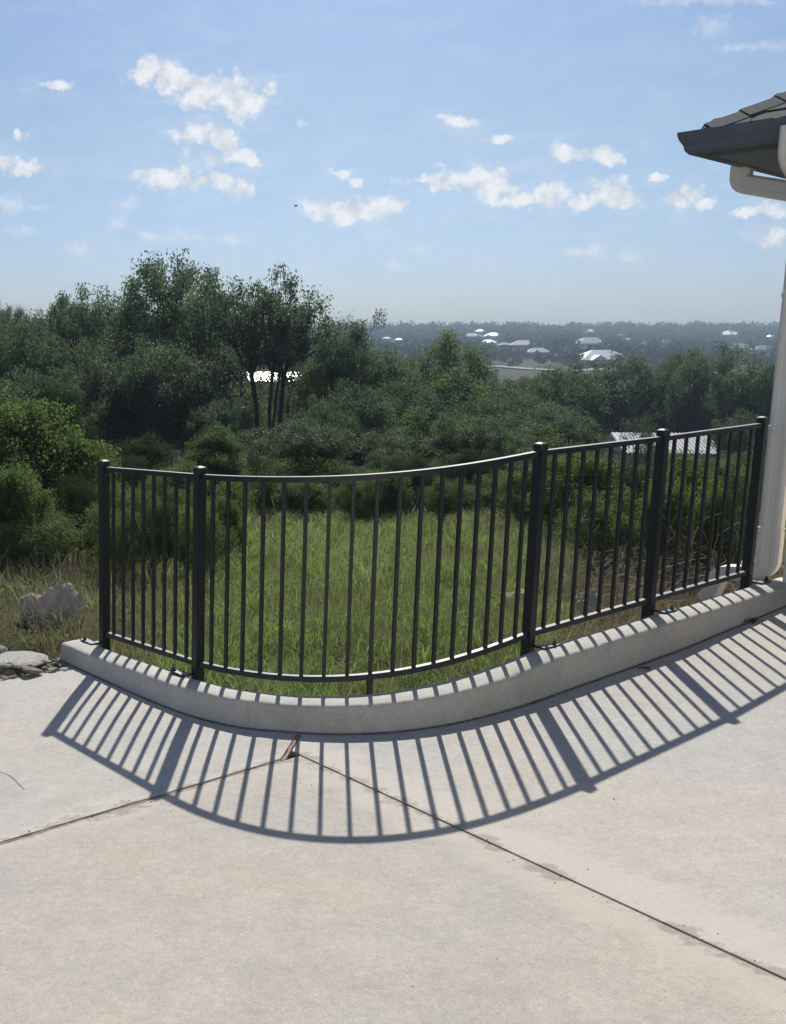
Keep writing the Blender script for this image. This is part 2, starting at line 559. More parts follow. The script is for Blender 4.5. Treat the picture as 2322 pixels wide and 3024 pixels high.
def boulder_mat(name, light, mid, dark):
    m, N, bs, out = new_mat(name)
    tc = N.add('ShaderNodeTexCoord')
    a = N.noise(tc.outputs['Object'], 3.0, 7, 0.68, 0.8)
    c = N.ramp(a, [(0.30, dark), (0.41, mid), (0.54, light)])
    N.link(c, bs.inputs['Base Color'])
    bs.inputs['Roughness'].default_value = 0.92
    b = N.add('ShaderNodeBump')
    b.inputs['Distance'].default_value = 0.03
    N.link(N.noise(tc.outputs['Object'], 14.0, 8, 0.7), b.inputs['Height'])
    N.link(b.outputs[0], bs.inputs['Normal'])
    return m
M['boulder'] = boulder_mat('limestone_boulder', (0.86, 0.77, 0.67), (0.76, 0.60, 0.49), (0.38, 0.28, 0.22))
M['limestone'] = boulder_mat('white_limestone', (0.78, 0.74, 0.68), (0.68, 0.63, 0.56), (0.45, 0.39, 0.33))
M['rubble'] = boulder_mat('grey_rubble', (0.46, 0.43, 0.40), (0.30, 0.275, 0.26), (0.14, 0.125, 0.12))
M['rubble2'] = boulder_mat('pink_rubble', (0.58, 0.50, 0.45), (0.44, 0.36, 0.32), (0.20, 0.16, 0.145))

def roof_mat(name, col, metal, rough):
    m, N, bs, out = new_mat(name)
    tc = N.add('ShaderNodeTexCoord')
    nz = N.noise(tc.outputs['Object'], 0.8, 4, 0.6)
    N.link(N.ramp(nz, [(0.3, tuple(c * 0.9 for c in col)), (0.7, col)]), bs.inputs['Base Color'])
    bs.inputs['Metallic'].default_value = metal
    bs.inputs['Roughness'].default_value = rough
    return m
M['white_roof'] = roof_mat('white_metal_roof', (0.62, 0.62, 0.63), 0.35, 0.40)
M['grey_roof'] = roof_mat('grey_metal_roof', (0.24, 0.25, 0.265), 0.0, 0.6)
M['dark_roof'] = roof_mat('dark_shingle_roof', (0.13, 0.13, 0.14), 0.0, 0.85)
M['tan_roof'] = roof_mat('tan_tile_roof', (0.32, 0.22, 0.16), 0.0, 0.8)
M['cream'] = simple('cream_wall', (0.46, 0.43, 0.38), 0.9, var=0.08, scale=1.0)
M['stone_wall'] = simple('limestone_wall', (0.36, 0.33, 0.28), 0.9, var=0.2, scale=2.0)
M['far_glass'] = simple('dark_window_glass', (0.03, 0.035, 0.04), 0.12, var=0.1)
M['asphalt'] = simple('pale_road', (0.30, 0.29, 0.275), 0.9, var=0.1, scale=0.2)

def terrain_mat():
    m, N, bs, out = new_mat('hill_ground')
    tc = N.add('ShaderNodeTexCoord')
    P = tc.outputs['Object']
    a = N.noise(P, 0.35, 7, 0.62, 0.4)
    b = N.noise(P, 6.0, 6, 0.7)
    c = N.ramp(a, [(0.36, (0.050, 0.060, 0.026)), (0.52, (0.085, 0.088, 0.040)), (0.70, (0.155, 0.130, 0.085))])
    c = N.mix(1.0, c, N.ramp(b, [(0.3, (0.6, 0.6, 0.6)), (0.7, (1.25, 1.2, 1.15))]), 'MULTIPLY')
    N.link(c, bs.inputs['Base Color'])
    bs.inputs['Roughness'].default_value = 1.0
    bs.inputs['Specular IOR Level'].default_value = 0.1
    bp = N.add('ShaderNodeBump')
    bp.inputs['Distance'].default_value = 0.06
    N.link(b, bp.inputs['Height'])
    N.link(bp.outputs[0], bs.inputs['Normal'])
    return m
M['ground'] = terrain_mat()

# ------------------------------------------------------------------ fitted layout (fitted units, z relative to the camera)
PP = np.array([[-0.14514, 5.20955, -1.58813], [0.30102, 4.53241, -1.53347], [1.76603, 4.41892, -1.36092], [2.54772, 4.91552, -1.33163], [3.39196, 5.52441, -1.33146]])
FA, FB, FC = -1.54265, 0.062459, -0.017696
def Wp(x, y, z):
    return Vector((x * S, y * S, (z + Z0) * S))

def build_path():
    d1 = PP[1, :2] - PP[0, :2]; d1 /= np.linalg.norm(d1)
    d2 = PP[3, :2] - PP[2, :2]; d2 /= np.linalg.norm(d2)
    d4 = PP[4, :2] - PP[3, :2]; d4 /= np.linalg.norm(d4)
    pts = []
    a = PP[0, :2] - d1 * 0.155
    pts.append((a[0], a[1], PP[0, 2] - 0.004))
    for t in np.linspace(0, 1, 24)[:-1]:
        pts.append(tuple(PP[0] * (1 - t) + PP[1] * t))
    p0, p3 = PP[1, :2], PP[2, :2]
    p1, p2 = p0 + d1 * 0.90, p3 - d2 * 0.46
    cur = []
    for t in np.linspace(0, 1, 160):
        cur.append((1 - t) ** 3 * p0 + 3 * (1 - t) ** 2 * t * p1 + 3 * (1 - t) * t * t * p2 + t ** 3 * p3)
    cur = np.array(cur)
    L = np.r_[0, np.cumsum(np.linalg.norm(np.diff(cur, axis=0), axis=1))]
    ss = np.linspace(0, L[-1], 60)
    cx, cy = np.interp(ss, L, cur[:, 0]), np.interp(ss, L, cur[:, 1])
    for x, y, s in zip(cx[:-1], cy[:-1], ss[:-1] / L[-1]):
        pts.append((x, y, PP[1, 2] * (1 - s) + PP[2, 2] * s))
    for i, j in ((2, 3), (3, 4)):
        for t in np.linspace(0, 1, 30)[:-1]:
            pts.append(tuple(PP[i] * (1 - t) + PP[j] * t))
    pts.append(tuple(PP[4]))
    e = PP[4, :2] + d4 * 0.30
    pts.append((e[0], e[1], PP[4, 2]))
    return np.array(pts)
PATH = build_path()
PATHW = [Wp(*p) for p in PATH]
PATH_L = np.r_[0, np.cumsum(np.linalg.norm(np.diff(PATH[:, :2], axis=0), axis=1))] * S
POST_S = [PATH_L[1], PATH_L[24], PATH_L[24 + 59], PATH_L[24 + 59 + 29], PATH_L[24 + 59 + 58]]
PW = np.array([tuple(p) for p in PATHW])
def path_at(s):
    p = Vector([float(np.interp(s, PATH_L, PW[:, k])) for k in range(3)])
    q = Vector([float(np.interp(s + 0.01, PATH_L, PW[:, k])) for k in range(3)])
    r = Vector([float(np.interp(s - 0.01, PATH_L, PW[:, k])) for k in range(3)])
    t = (q - r); t.z = 0
    return p, t.normalized()

KERB_W = 0.148        # curb top width; the fence line stands just behind its back edge
KERB_OFF, KERB_UP = 0.046, 0.014
# signed offset from the path line (positive on the patio side)
def path_dist(xy):
    a = PW[:-1, :2][None]; b = PW[1:, :2][None]
    p = xy[:, None, :]
    ab = b - a
    t = np.clip(((p - a) * ab).sum(-1) / (ab ** 2).sum(-1), 0, 1)
    c = a + ab * t[..., None]
    d = np.linalg.norm(p - c, axis=-1)
    k = d.argmin(1)
    i = np.arange(len(xy))
    tt = t[i, k]
    tan = ab[0, k]
    rel = xy - c[i, k]
    side = tan[:, 0] * rel[:, 1] - tan[:, 1] * rel[:, 0]
    return np.where(side < 0, d[i, k], -d[i, k]), (k + tt) / len(PW)

def floor_z_np(xy):
    x, y = xy[:, 0] / S, xy[:, 1] / S
    z = FA + FB * x + FC * y
    d, _ = path_dist(xy)
    d = np.clip(d / S - 0.145, 0, None)
    fall = np.clip(1 - d / 0.40, 0, 1); fall = fall * fall * (3 - 2 * fall)
    bx = np.interp(x, [-0.45, -0.25, 0.0, 0.2, 0.45, 0.62], [0, -0.012, -0.018, -0.016, -0.010, 0.0])
    z = z + fall * bx
    return (z + Z0) * S
def floor_z(x, y):
    return float(floor_z_np(np.array([[x, y]]))[0])

def lattice(x, y, seed=0):
    return mnoise.noise(Vector((x, y, seed * 13.7)))

# terrain height (world metres)
TY = [-60, 3.5, 6, 10, 14, 17, 22, 32, 50, 80, 140, 200, 300, 370, 420, 600, 800, 1000, 1600]
TZ = [-0.35, -0.20, -0.24, -0.55, -0.90, -1.25, -2.3, -4.4, -7.2, -10.2, -13.5, -13.8, -10.5, -8.2, -7.4, -3.0, 3.0, 8.0, 9.0]
def hT(x, y):
    base = float(np.interp(y, TY, TZ))
    az = x / max(y, 6.0)
    w = min(1.0, max(0.0, (az + 0.08) / 0.30)); w = w * w * (3 - 2 * w)
    k = min(1.0, max(0.0, (y - 30) / 40.0)) * (1 - min(1.0, max(0.0, (y - 250) / 150.0)))
    base = base * (1 - k * 0.62 * (1 - w))
    if y > 12:
        base += 0.35 * lattice(x * 0.06, y * 0.06) * min(1, (y - 12) / 20) + 2.2 * lattice(x * 0.008, y * 0.008, 2) * min(1, max(0, y - 150) / 200)
    base += 0.05 * lattice(x * 0.7, y * 0.7, 1)
    # near the house end the ground follows the rising curb
    if y < 14:
        base += 0.16 * min(1, max(0, (x - 0.8) / 3.0)) * min(1, max(0, (14 - y) / 6))
    return base

# ------------------------------------------------------------------ ground
def build_ground():
    def axis(lo, hi, n, c, k):
        t = np.linspace(math.asinh((lo - c) * k), math.asinh((hi - c) * k), n)
        return np.sinh(t) / k + c
    xs = axis(-1500, 1800, 190, 2.0, 0.35)
    ys = axis(-60, 1600, 210, 7.0, 0.35)
    v = np.array([(x, y, hT(x, y)) for y in ys for x in xs])
    # keep the ground well below the slabs
    d, _ = path_dist(v[:, :2])
    inside = (d > -0.02) & (v[:, 1] < 8.0)
    v[inside, 2] = np.minimum(v[inside, 2], -0.42)
    nx, ny = len(xs), len(ys)
    i = np.arange(nx * ny).reshape(ny, nx)
    f = np.stack([i[:-1, :-1], i[:-1, 1:], i[1:, 1:], i[1:, :-1]], -1).reshape(-1, 4)
    o = link('ground', raw_mesh('ground', v, f, True, M['ground']))
    tag(o, kind='structure')
build_ground()

# ------------------------------------------------------------------ patio slabs
JL0, JL1 = Wp(-0.433, 3.134, 0), Wp(0.5745, 3.693, 0)      # left joint
JM = Wp(0.5745, 3.693, 0)
JT = Wp(0.660, 3.905, 0)                                   # the joint's end at the curb
JR1 = Wp(1.541, 2.201, 0)
JRM = Wp(0.618, 3.766, 0)                                  # right joint starts part-way up the wood strip
EDGE0, EDGE1 = Wp(-0.66, 4.888, 0), Wp(-0.326, 5.022, 0)   # back-left edge of the patio

patio = empty('patio')
tag(patio, 'pale concrete patio in jointed slabs inside the curved curb', None, None, 'structure')
def build_patio():
    bm0 = bmesh.new()
    step = 0.07
    x0, x1, y0, y1 = -4.2, 6.2, -3.5, 6.6
    nx, ny = int((x1 - x0) / step) + 1, int((y1 - y0) / step) + 1
    gx, gy = np.meshgrid(np.linspace(x0, x1, nx), np.linspace(y0, y1, ny))
    xy = np.stack([gx.ravel(), gy.ravel()], -1)
    z = floor_z_np(xy)
    d, _ = path_dist(xy)
    vs_ = [bm0.verts.new((a[0], a[1], b)) for a, b in zip(xy, z)]
    keep = d > 0.02
    for j in range(ny - 1):
        for i in range(nx - 1):
            q = [j * nx + i, j * nx + i + 1, (j + 1) * nx + i + 1, (j + 1) * nx + i]
            if all(keep[k] for k in q):
                bm0.faces.new([vs_[k] for k in q])
    bmesh.ops.delete(bm0, geom=[v for v in bm0.verts if not v.link_faces], context='VERTS')
    def nrm(a, b):      # left-hand normal of a->b
        t = (b - a); t.z = 0
        return Vector((-t.y, t.x, 0)).normalized()
    def cut(bm, a, b, keep_left, gap):
        n = nrm(a, b)
        co = a + n * (gap if keep_left else -gap)
        geom = bm.verts[:] + bm.edges[:] + bm.faces[:]
        bmesh.ops.bisect_plane(bm, geom=geom, plane_co=co, plane_no=n, clear_inner=keep_left, clear_outer=not keep_left, dist=1e-5)
    edge = (EDGE0, EDGE1)
    specs = [('slab_a', [(*edge, False, 0.0), (JL0, JL1, True, 0.012), (JM, JT, True, 0.013)]),
             ('slab_b', [(JM, JT, False, 0.013), (JRM, JR1, True, 0.006)]),
             ('slab_c', [(JL0, JL1, False, 0.012), (JRM, JR1, False, 0.006)])]
    for key, cuts in specs:
        bm = bm0.copy()
        if key == 'slab_b':
            # region right of the strip and right of the right joint
            cut(bm, *cuts[1])
            # the strip only bounds the part beside the curb
            cut(bm, *cuts[0])
        else:
            for c in cuts:
                cut(bm, *c)
        be = [e for e in bm.edges if e.is_boundary]
        for e in be:
            e.smooth = False
        r = bmesh.ops.extrude_edge_only(bm, edges=be)
        for v in r['geom']:
            if isinstance(v, bmesh.types.BMVert):
                v.co.z -= 0.11
        bmesh.ops.recalc_face_normals(bm, faces=bm.faces[:])
        me = bpy.data.meshes.new('slab')
        bm.to_mesh(me)
        bm.free()
        for p in me.polygons:
            p.use_smooth = abs(p.normal.z) > 0.7
        me.materials.append(M[key])
        link('slab', me, patio)
    bm0.free()
    # sand seen at the bottom of the joints
    m = MB()
    pts = [Vector((-4.2, -3.5, 0)), Vector((6.2, -3.5, 0)), Vector((6.2, 2.0, 0)), Wp(1.6, 3.8, 0), Wp(0.5, 3.9, 0), Wp(-0.5, 4.6, 0), Vector((-4.2, 4.0, 0))]
    for p in pts:
        p.z = floor_z(p.x, p.y) - 0.045
    m.poly(pts)
    m.build('joint_bed', M['bed'], patio)
    # wooden joint strips
    def strip(a, b, w, rec, name, n=26, jit=0.002, off=0.0):
        rings = []
        nn = Vector((-(b - a).y, (b - a).x, 0)).normalized()
        for i in range(n + 1):
            t = i / n
            p = a.lerp(b, t) + nn * (off + random.uniform(-jit, jit))
            z = floor_z(p.x, p.y) - rec + random.uniform(-jit, jit)
            hw = w * random.uniform(0.85, 1.1)
            rings.append([Vector((p.x, p.y, z - 0.05)) - nn * hw, Vector((p.x, p.y, z - 0.05)) + nn * hw, Vector((p.x, p.y, z)) + nn * hw, Vector((p.x, p.y, z)) - nn * hw])
        o = MB().loft(rings).build(name, M['joint_wood'], patio)
        return o
    dl = (JL1 - JL0).normalized()
    strip(JL0 - dl * 1.5, JL1, 0.006, 0.004, 'joint_strip', 40, 0.0012, 0.0035)
    o = strip(JM - (JT - JM).normalized() * 0.01, JT + (JT - JM).normalized() * 0.03, 0.008, -0.001, 'joint_strip', 8, 0.002)
    o['label'] = 'splintered reddish wood joint strip sticking up at the curb'
    dr = (JR1 - JRM).normalized()
    strip(JRM, JR1 + dr * 1.2, 0.0045, 0.012, 'joint_filler', 60, 0.0012)
build_patio()

# ------------------------------------------------------------------ curb
def build_curb():
    rings = []
    ss = np.arange(0.0, PATH_L[-1], 0.02)
    for s in ss:
        p, t = path_at(float(s))
        side = Vector((t.y, -t.x, 0))          # towards the patio
        p = p + side * KERB_OFF
        fx = p + side * KERB_W
        zt = p.z + KERB_UP + 0.0035 * lattice(s * 3.0, 1.0)
        zb = floor_z(fx.x, fx.y) - 0.03
        w = KERB_W + 0.004 * lattice(s * 2.0, 5.0)
        ch = 0.010 + 0.007 * abs(lattice(s * 9.0, 9.0)) + 0.010 * max(0.0, lattice(s * 14.0, 3.0))   # worn front arris
        bt = 0.020
        h = zt - zb - 0.03
        prof = [(0.004, zt - 0.40), (0.0, zt - 0.02), (0.006, zt - 0.005), (0.02, zt), (w * 0.5, zt + 0.002), (w - ch * 1.6, zt - 0.001),
                (w - ch * 0.6, zt - ch * 0.35), (w, zt - ch * 1.1), (w + 0.002, zt - ch * 1.7), (w + 0.004, zt - h * 0.55), (w + 0.007, zb + 0.065), (w + 0.011, zb + 0.043), (w + 0.020, zb + 0.034), (w + 0.034, zb + 0.027), (w + 0.034, zb - 0.2)]
        ring = []
        for k, (a, z) in enumerate(prof):
            q = p + side * a
            if 3 <= k <= 9:
                j = 0.0022 * mnoise.noise(Vector((q.x * 22, q.y * 22, z * 22)))
                z += j
                q += side * j
            ring.append(Vector((q.x, q.y, z)))
        rings.append(ring)
    mb = MB().loft(rings)
    o = mb.build('concrete_curb', M['curb'], None)
    for p in o.data.polygons:
        p.use_smooth = len(p.vertices) == 4
    tag(o, 'low curved concrete curb carrying the black fence, chipped along its front edge', 'curb')
build_curb()

# ------------------------------------------------------------------ fence
fence = empty('metal_fence', (PATHW[24].x, PATHW[24].y, PATHW[24].z))
FB0 = Vector(fence.location)
tag(fence, 'black steel picket fence with five posts curving along the concrete curb', 'fence')
def fbuild(mb, name, mat, parent=None, **kw):
    """mesh given in world coordinates, parented to the fence empty (offset removed)"""
    off = FB0
    mb.v = [v - off for v in mb.v]
    return mb.build(name, mat, fence if parent is None else parent, **kw)
POST_H = [1.085, 1.085, 1.045, 1.030, 1.045]
POST_H = [0.986 * S, 0.981 * S, 0.926 * S, 0.913 * S, 0.928 * S]
RAIL_UNDER = 0.0574 * S
RAIL_T = 0.026
def build_fence():
    tops = []
    ux = []
    for i in range(5):
        p, t = path_at(POST_S[i])
        if i == 1: t = path_at(POST_S[1] - 0.05)[1]
        if i == 2: t = path_at(POST_S[2] + 0.05)[1]
        if i == 3: t = path_at(POST_S[3] - 0.1)[1]
        if i == 4: t = path_at(POST_S[4] - 0.05)[1]
        side = Vector((t.y, -t.x, 0))
        hw = 0.0245
        top = p.z + POST_H[i] - 0.012
        mb = MB().box((p.x, p.y, (top + p.z - 0.22) / 2), t * hw, side * hw, Vector((0, 0, (top - p.z + 0.22) / 2)))
        po = fbuild(mb, 'post', M['black'], bevel=0.0025)
        # domed cap
        c = Vector((p.x, p.y, top))
        r0 = 0.0265
        rings = []
        for rr, zz in ((1.0, -0.022), (1.0, 0.0005), (0.93, 0.0055), (0.72, 0.0095), (0.42, 0.0125), (0.12, 0.0138)):
            ring = []
            for k in range(16):
                a = 2 * math.pi * k / 16 + math.pi / 16
                e = 0.22 if rr > 0.7 else 0.5
                cx, sx = math.cos(a), math.sin(a)
                ex = math.copysign(abs(cx) ** e, cx) * r0 * rr
                ey = math.copysign(abs(sx) ** e, sx) * r0 * rr
                ring.append(c + t * ex + side * ey + Vector((0, 0, zz)))
            rings.append(ring)
        fbuild(MB().loft(rings), 'cap', M['black'], po, smooth=False)
        # base bracket with two anchor bolts
        sg = -1 if i < 2 else 1
        ln = 0.125
        zk = p.z + KERB_UP + 0.006
        cc = Vector((p.x, p.y, zk)) + t * sg * (0.015 + ln / 2) + side * (0.066)
        mb = MB().box(cc, t * (ln / 2), side * 0.020, Vector((0, 0, 0.0045)))
        mb.box(Vector((p.x, p.y, zk + 0.0005)) + t * sg * 0.030 + side * 0.036, t * 0.017, side * 0.0135, Vector((0, 0, 0.0052)))
        br = fbuild(mb, 'bracket', M['black'], po, bevel=0.001)
        for k in (0, 1):
            bp = cc + t * sg * (ln * 0.22 + 0.028 * k) + side * (0.008 - 0.016 * k)
            m2 = MB().cyl(bp + Vector((0, 0, 0.004)), bp + Vector((0, 0, 0.007)), 0.011, n=12)
            m2.cyl(bp + Vector((0, 0, 0.006)), bp + Vector((0, 0, 0.016)), 0.0085, n=6)
            m2.cyl(bp + Vector((0, 0, 0.015)), bp + Vector((0, 0, 0.027)), 0.0048, n=8)
            fbuild(m2, 'anchor_bolt', M['bolt'], po)
        tops.append(p.z + POST_H[i])
    # rails and pickets, bay by bay
    counts = [8, 17, 8, 8]
    for b in range(4):
        s0, s1 = POST_S[b], POST_S[b + 1]
        n = counts[b]
        ns = 40 if b == 1 else 2
        def pt(s, zoff_top=None, z_kerb=None):
            p, t = path_at(s)
            f = (s - s0) / (s1 - s0)
            ztop = tops[b] * (1 - f) + tops[b + 1] * f
            zk = p.z
            return p, t, ztop, zk
        pa, pb = [], []
        for s in np.linspace(s0 + 0.02, s1 - 0.02, ns + 1):
            p, t, zt, zk = pt(float(s))
            pa.append(Vector((p.x, p.y, zt - RAIL_UNDER + RAIL_T / 2)))
            pb.append(Vector((p.x, p.y, zk + 0.092 - RAIL_T / 2)))
        prof = [(-0.0165, -RAIL_T / 2), (0.0165, -RAIL_T / 2), (0.0165, RAIL_T / 2 - 0.003), (0.0135, RAIL_T / 2), (-0.0135, RAIL_T / 2), (-0.0165, RAIL_T / 2 - 0.003)]
        fbuild(MB().loft(sweep(pa, prof)), 'top_rail', M['black'])
        prof2 = [(s_ * 0.93, t_) for s_, t_ in prof]
        fbuild(MB().loft(sweep(pb, prof2)), 'bottom_rail', M['black'])
        for k in range(n):
            s = s0 + (s1 - s0) * (k + 1) / (n + 1)
            p, t, zt, zk = pt(float(s))
            side = Vector((t.y, -t.x, 0))
            z0, z1 = zk + 0.092 - 0.006, zt - RAIL_UNDER + 0.006
            hw = 0.0083
            mb = MB().box((p.x, p.y, (z0 + z1) / 2), t * hw, side * hw, Vector((0, 0, (z1 - z0) / 2)))
            fbuild(mb, 'picket', M['black'], bevel=0.0012, seg=1)
        if b == 1:
            s = s0 + (s1 - s0) * 9 / 18
            p, t, zt, zk = pt(float(s))
            side = Vector((t.y, -t.x, 0))
            mb = MB().box((p.x, p.y, zk + 0.066 / 2 - 0.10), t * 0.0125, side * 0.0125, Vector((0, 0, 0.066 / 2 + 0.10)))
            fbuild(mb, 'support_foot', M['black'], bevel=0.001)
build_fence()

# ------------------------------------------------------------------ the house at the right edge
HA = Vector((0.78, 0.625, 0)).normalized()      # along the far wall
HB = Vector((HA.y, -HA.x, 0))                   # along the near wall, towards the camera
TIP = Vector((2.842 * S, 5.6 * S, 0))
Z_EAVE = (1.069 + Z0) * S                       # gutter rim
HC = TIP + (HA + HB) * 0.594                    # wall corner
house = empty('house', (HC.x, HC.y, 0.0))
tag(house, 'pale stucco house corner with slate gutter and tan downspout at the right edge', 'house')
def hbuild(mb, name, mat, parent=None, **kw):
    mb.v = [v - Vector(house.location) for v in mb.v]
    return mb.build(name, mat, house if parent is None else parent, **kw)
def V3(p, z):
    return Vector((p.x, p.y, z))
def build_house():
    zb = -0.5
    zt = Z_EAVE - 0.10
    far_a, far_b = 7.0, 9.0
    quad = [HC, HC + HB * far_b, HC + HB * far_b + HA * far_a, HC + HA * far_a]
    hbuild(MB().loft([[V3(p, zb) for p in quad], [V3(p, zt) for p in quad]]), 'wall', M['stucco'])
    # unseen wing behind the camera, added to bounce sunlight onto the curb face
    w0 = HC + HB * far_b
    wing = [Vector((9.0, -2.6, 0)), Vector((-7.5, -4.4, 0)), Vector((-7.5, -9.0, 0)), Vector((9.0, -9.0, 0))]
    hbuild(MB().loft([[V3(p, zb) for p in wing], [V3(p, 3.3) for p in wing]]), 'wall', M['stucco'])
    # gutter: K-style profile swept round the corner with a mitre
    # profile in (out, up): out = away from the wall
    prof = [(0.0, -0.125), (0.075, -0.125), (0.092, -0.105), (0.100, -0.075), (0.118, -0.045), (0.127, -0.018), (0.127, 0.0), (0.119, 0.0), (0.119, -0.012), (0.104, -0.045), (0.085, -0.10), (0.070, -0.117), (0.006, -0.117), (0.006, 0.0), (0.0, 0.0)]
    def grings(path, normals):
        out = []
        for p, n in zip(path, normals):
            out.append([p + n * a + Vector((0, 0, Z_EAVE + b)) for a, b in prof])
        return out
    inner = TIP + (HA + HB) * 0.127
    na, nb = -HA, -HB
    rings = grings([inner + HA * 6.0, inner, inner + HB * 8.0], [nb, na + nb, na])
    hbuild(MB().loft(rings), 'gutter', M['gutter'])
    # fascia boards behind the gutter
    m = MB()
    m.box(inner + HB * 4.0 + HA * 0.012 + Vector((0, 0, Z_EAVE - 0.065)), HB * 3.98, HA * 0.0105, Vector((0, 0, 0.075)))
    m.box(inner + HA * 3.0 + HB * 0.012 + Vector((0, 0, Z_EAVE - 0.065)), HA * 2.97, HB * 0.0105, Vector((0, 0, 0.0745)))
    hbuild(m, 'fascia', M['gutter'])
    # soffit
    so = inner + (HA + HB) * 0.02
    m = MB()
    q = [so, so + HB * 7.9, so + HB * 7.9 + HA * 6, so + HA * 5.9]
    m.loft([[V3(p, Z_EAVE - 0.135) for p in q], [V3(p, Z_EAVE - 0.115) for p in q]])
    hbuild(m, 'soffit', M['soffit'])
    # roof planes
    pitch = 0.56
    r0 = inner - (HA + HB) * 0.035
    z0 = Z_EAVE + 0.012
    def rp(i, j):      # i along HA (up the near plane), j along HB
        return r0 + HA * i + HB * j
    top = 3.4
    m = MB()
    A0, B0, T0 = V3(rp(0, 0), z0), V3(rp(0, 8.0), z0), V3(rp(top, top), z0 + pitch * top)
    T1 = V3(rp(top, 8.0), z0 + pitch * top)
    C0 = V3(rp(6.5, 0), z0); T2 = V3(rp(6.5, top), z0 + pitch * top)
    m.poly([A0, B0, T1, T0]); m.poly([A0, T0, T2, C0])
    m.poly([p - Vector((0, 0, 0.02)) for p in (A0, T0, T1, B0)]); m.poly([p - Vector((0, 0, 0.02)) for p in (A0, C0, T2, T0)])
    roof = hbuild(m, 'roof', M['shingle'], fix=False)
    # shingle tabs on the near plane (eave courses by the hip)
    nrm = Vector((-HA.x * pitch, -HA.y * pitch, 1)).normalized()
    up = (HA + Vector((0, 0, pitch))).normalized()
    expo = 0.135
    for c in range(11):
        hd = c * expo / math.sqrt(1 + pitch ** 2)
        j = hd - 0.02 + (0.15 if c % 2 else 0.0)
        tabs = 0
        while j < 1.75 and tabs < 6:
            j0 = max(j, hd + 0.01)
            wd = random.uniform(0.25, 0.30)
            j1 = j + wd - 0.006
            if j1 - j0 > 0.05:
                th = random.uniform(0.006, 0.012)
                lo = V3(rp(hd - 0.012, 0), z0 + pitch * (hd - 0.012))
                a = lo + HB * j0 + nrm * (th + 0.004)
                b = lo + HB * j1 + nrm * (th + 0.004)
                d_ = up * (expo * 1.25)
                ring0 = [a, b, b - nrm * th, a - nrm * th]
                ring1 = [a + d_ - nrm * th, b + d_ - nrm * th, b + d_ - nrm * th * 1.6, a + d_ - nrm * th * 1.6]
                mb = MB().loft([ring0, ring1])
                hbuild(mb, 'shingle', M['shingle'], roof)
                tabs += 1
            j += wd
    # hip caps
    hipd = (HA + HB + Vector((0, 0, pitch))).normalized()
    lat = (HA - HB).normalized()
    for k in range(10):
        p = V3(rp(0, 0), z0) + hipd * (0.02 + 0.20 * k)
        e = 0.30
        rings = []
        for t, lift in ((0.0, 0.030), (e, 0.014)):
            q = p + hipd * t + Vector((0, 0, lift))
            dn = Vector((0, 0, -0.095 * pitch - 0.004))
            rings.append([q - lat * 0.13 + dn, q, q + lat * 0.13 + dn, q + lat * 0.128 + dn - Vector((0, 0, 0.010)), q - Vector((0, 0, 0.012)), q - lat * 0.128 + dn - Vector((0, 0, 0.010))])
        hbuild(MB().loft(rings), 'hip_shingle', M['shingle'], roof)
    # downspouts: rectangular pipe with chamfered, ribbed sides
    def bend(pts, r=0.07, n=7):
        out = [pts[0]]
        for i in range(1, len(pts) - 1):
            a, b, c = Vector(pts[i - 1]), Vector(pts[i]), Vector(pts[i + 1])
            d0, d1 = (a - b).normalized(), (c - b).normalized()
            ang = math.acos(max(-1, min(1, d0.dot(d1))))
            l = min(r / math.tan(ang / 2), (a - b).length * 0.49, (c - b).length * 0.49)
            for k in range(n + 1):
                t = k / n
                p0, p1 = b + d0 * l, b + d1 * l
                out.append(p0 * (1 - t) ** 2 + b * 2 * t * (1 - t) + p1 * t * t)
        out.append(pts[-1])
        return out
    def pipe_prof(hs, ht, ch):
        # (side, up) with chamfers and two shallow ribs per broad face
        return [(-hs, -ht + ch), (-hs + ch, -ht), (-hs * 0.35, -ht), (-hs * 0.25, -ht + 0.003), (hs * 0.25, -ht + 0.003), (hs * 0.35, -ht), (hs - ch, -ht), (hs, -ht + ch),
                (hs, -ht * 0.4), (hs - 0.003, -ht * 0.3), (hs - 0.003, ht * 0.3), (hs, ht * 0.4), (hs, ht - ch), (hs - ch, ht), (hs * 0.35, ht), (hs * 0.25, ht - 0.003), (-hs * 0.25, ht - 0.003), (-hs * 0.35, ht), (-hs + ch, ht), (-hs, ht - ch),
                (-hs, ht * 0.4), (-hs + 0.003, ht * 0.3), (-hs + 0.003, -ht * 0.3), (-hs, -ht * 0.4)]
    hs, ht, ch = 0.045, 0.062, 0.016
    cx = HC + HA * 0.040 - HB * 0.105
    zk = PATHW[-1].z
    g0 = V3(TIP + HA * 0.80 - HB * (-0.055), Z_EAVE - 0.118)
    gz = g0.z
    wallx = V3(TIP + HA * 0.80 + HB * (0.594 - 0.066), 0)
    p_top = [g0 + Vector((0, 0, 0.01)), g0 - Vector((0, 0, 0.10)), V3(HC - HB * 0.066 + HA * 0.10, gz - 0.235), V3(cx, gz - 0.40)]
    main = [V3(cx, gz - 0.26), V3(cx, zk + 0.30)]
    elbow = [V3(cx, zk + 0.32), V3(cx, zk + 0.085), V3(cx - HB * 0.12, zk + 0.045)]
    ds = hbuild(MB().loft(sweep(main, pipe_prof(hs, ht, ch), HA)), 'downspout', M['spout'], smooth=False)
    hbuild(MB().loft(sweep(bend(p_top, 0.06), pipe_prof(hs * 0.95, ht * 0.95, ch), HA)), 'elbow', M['spout'], ds)
    hbuild(MB().loft(sweep(bend(elbow, 0.11, 12), pipe_prof(hs * 1.06, ht * 1.06, ch), HA)), 'elbow', M['spout'], ds)
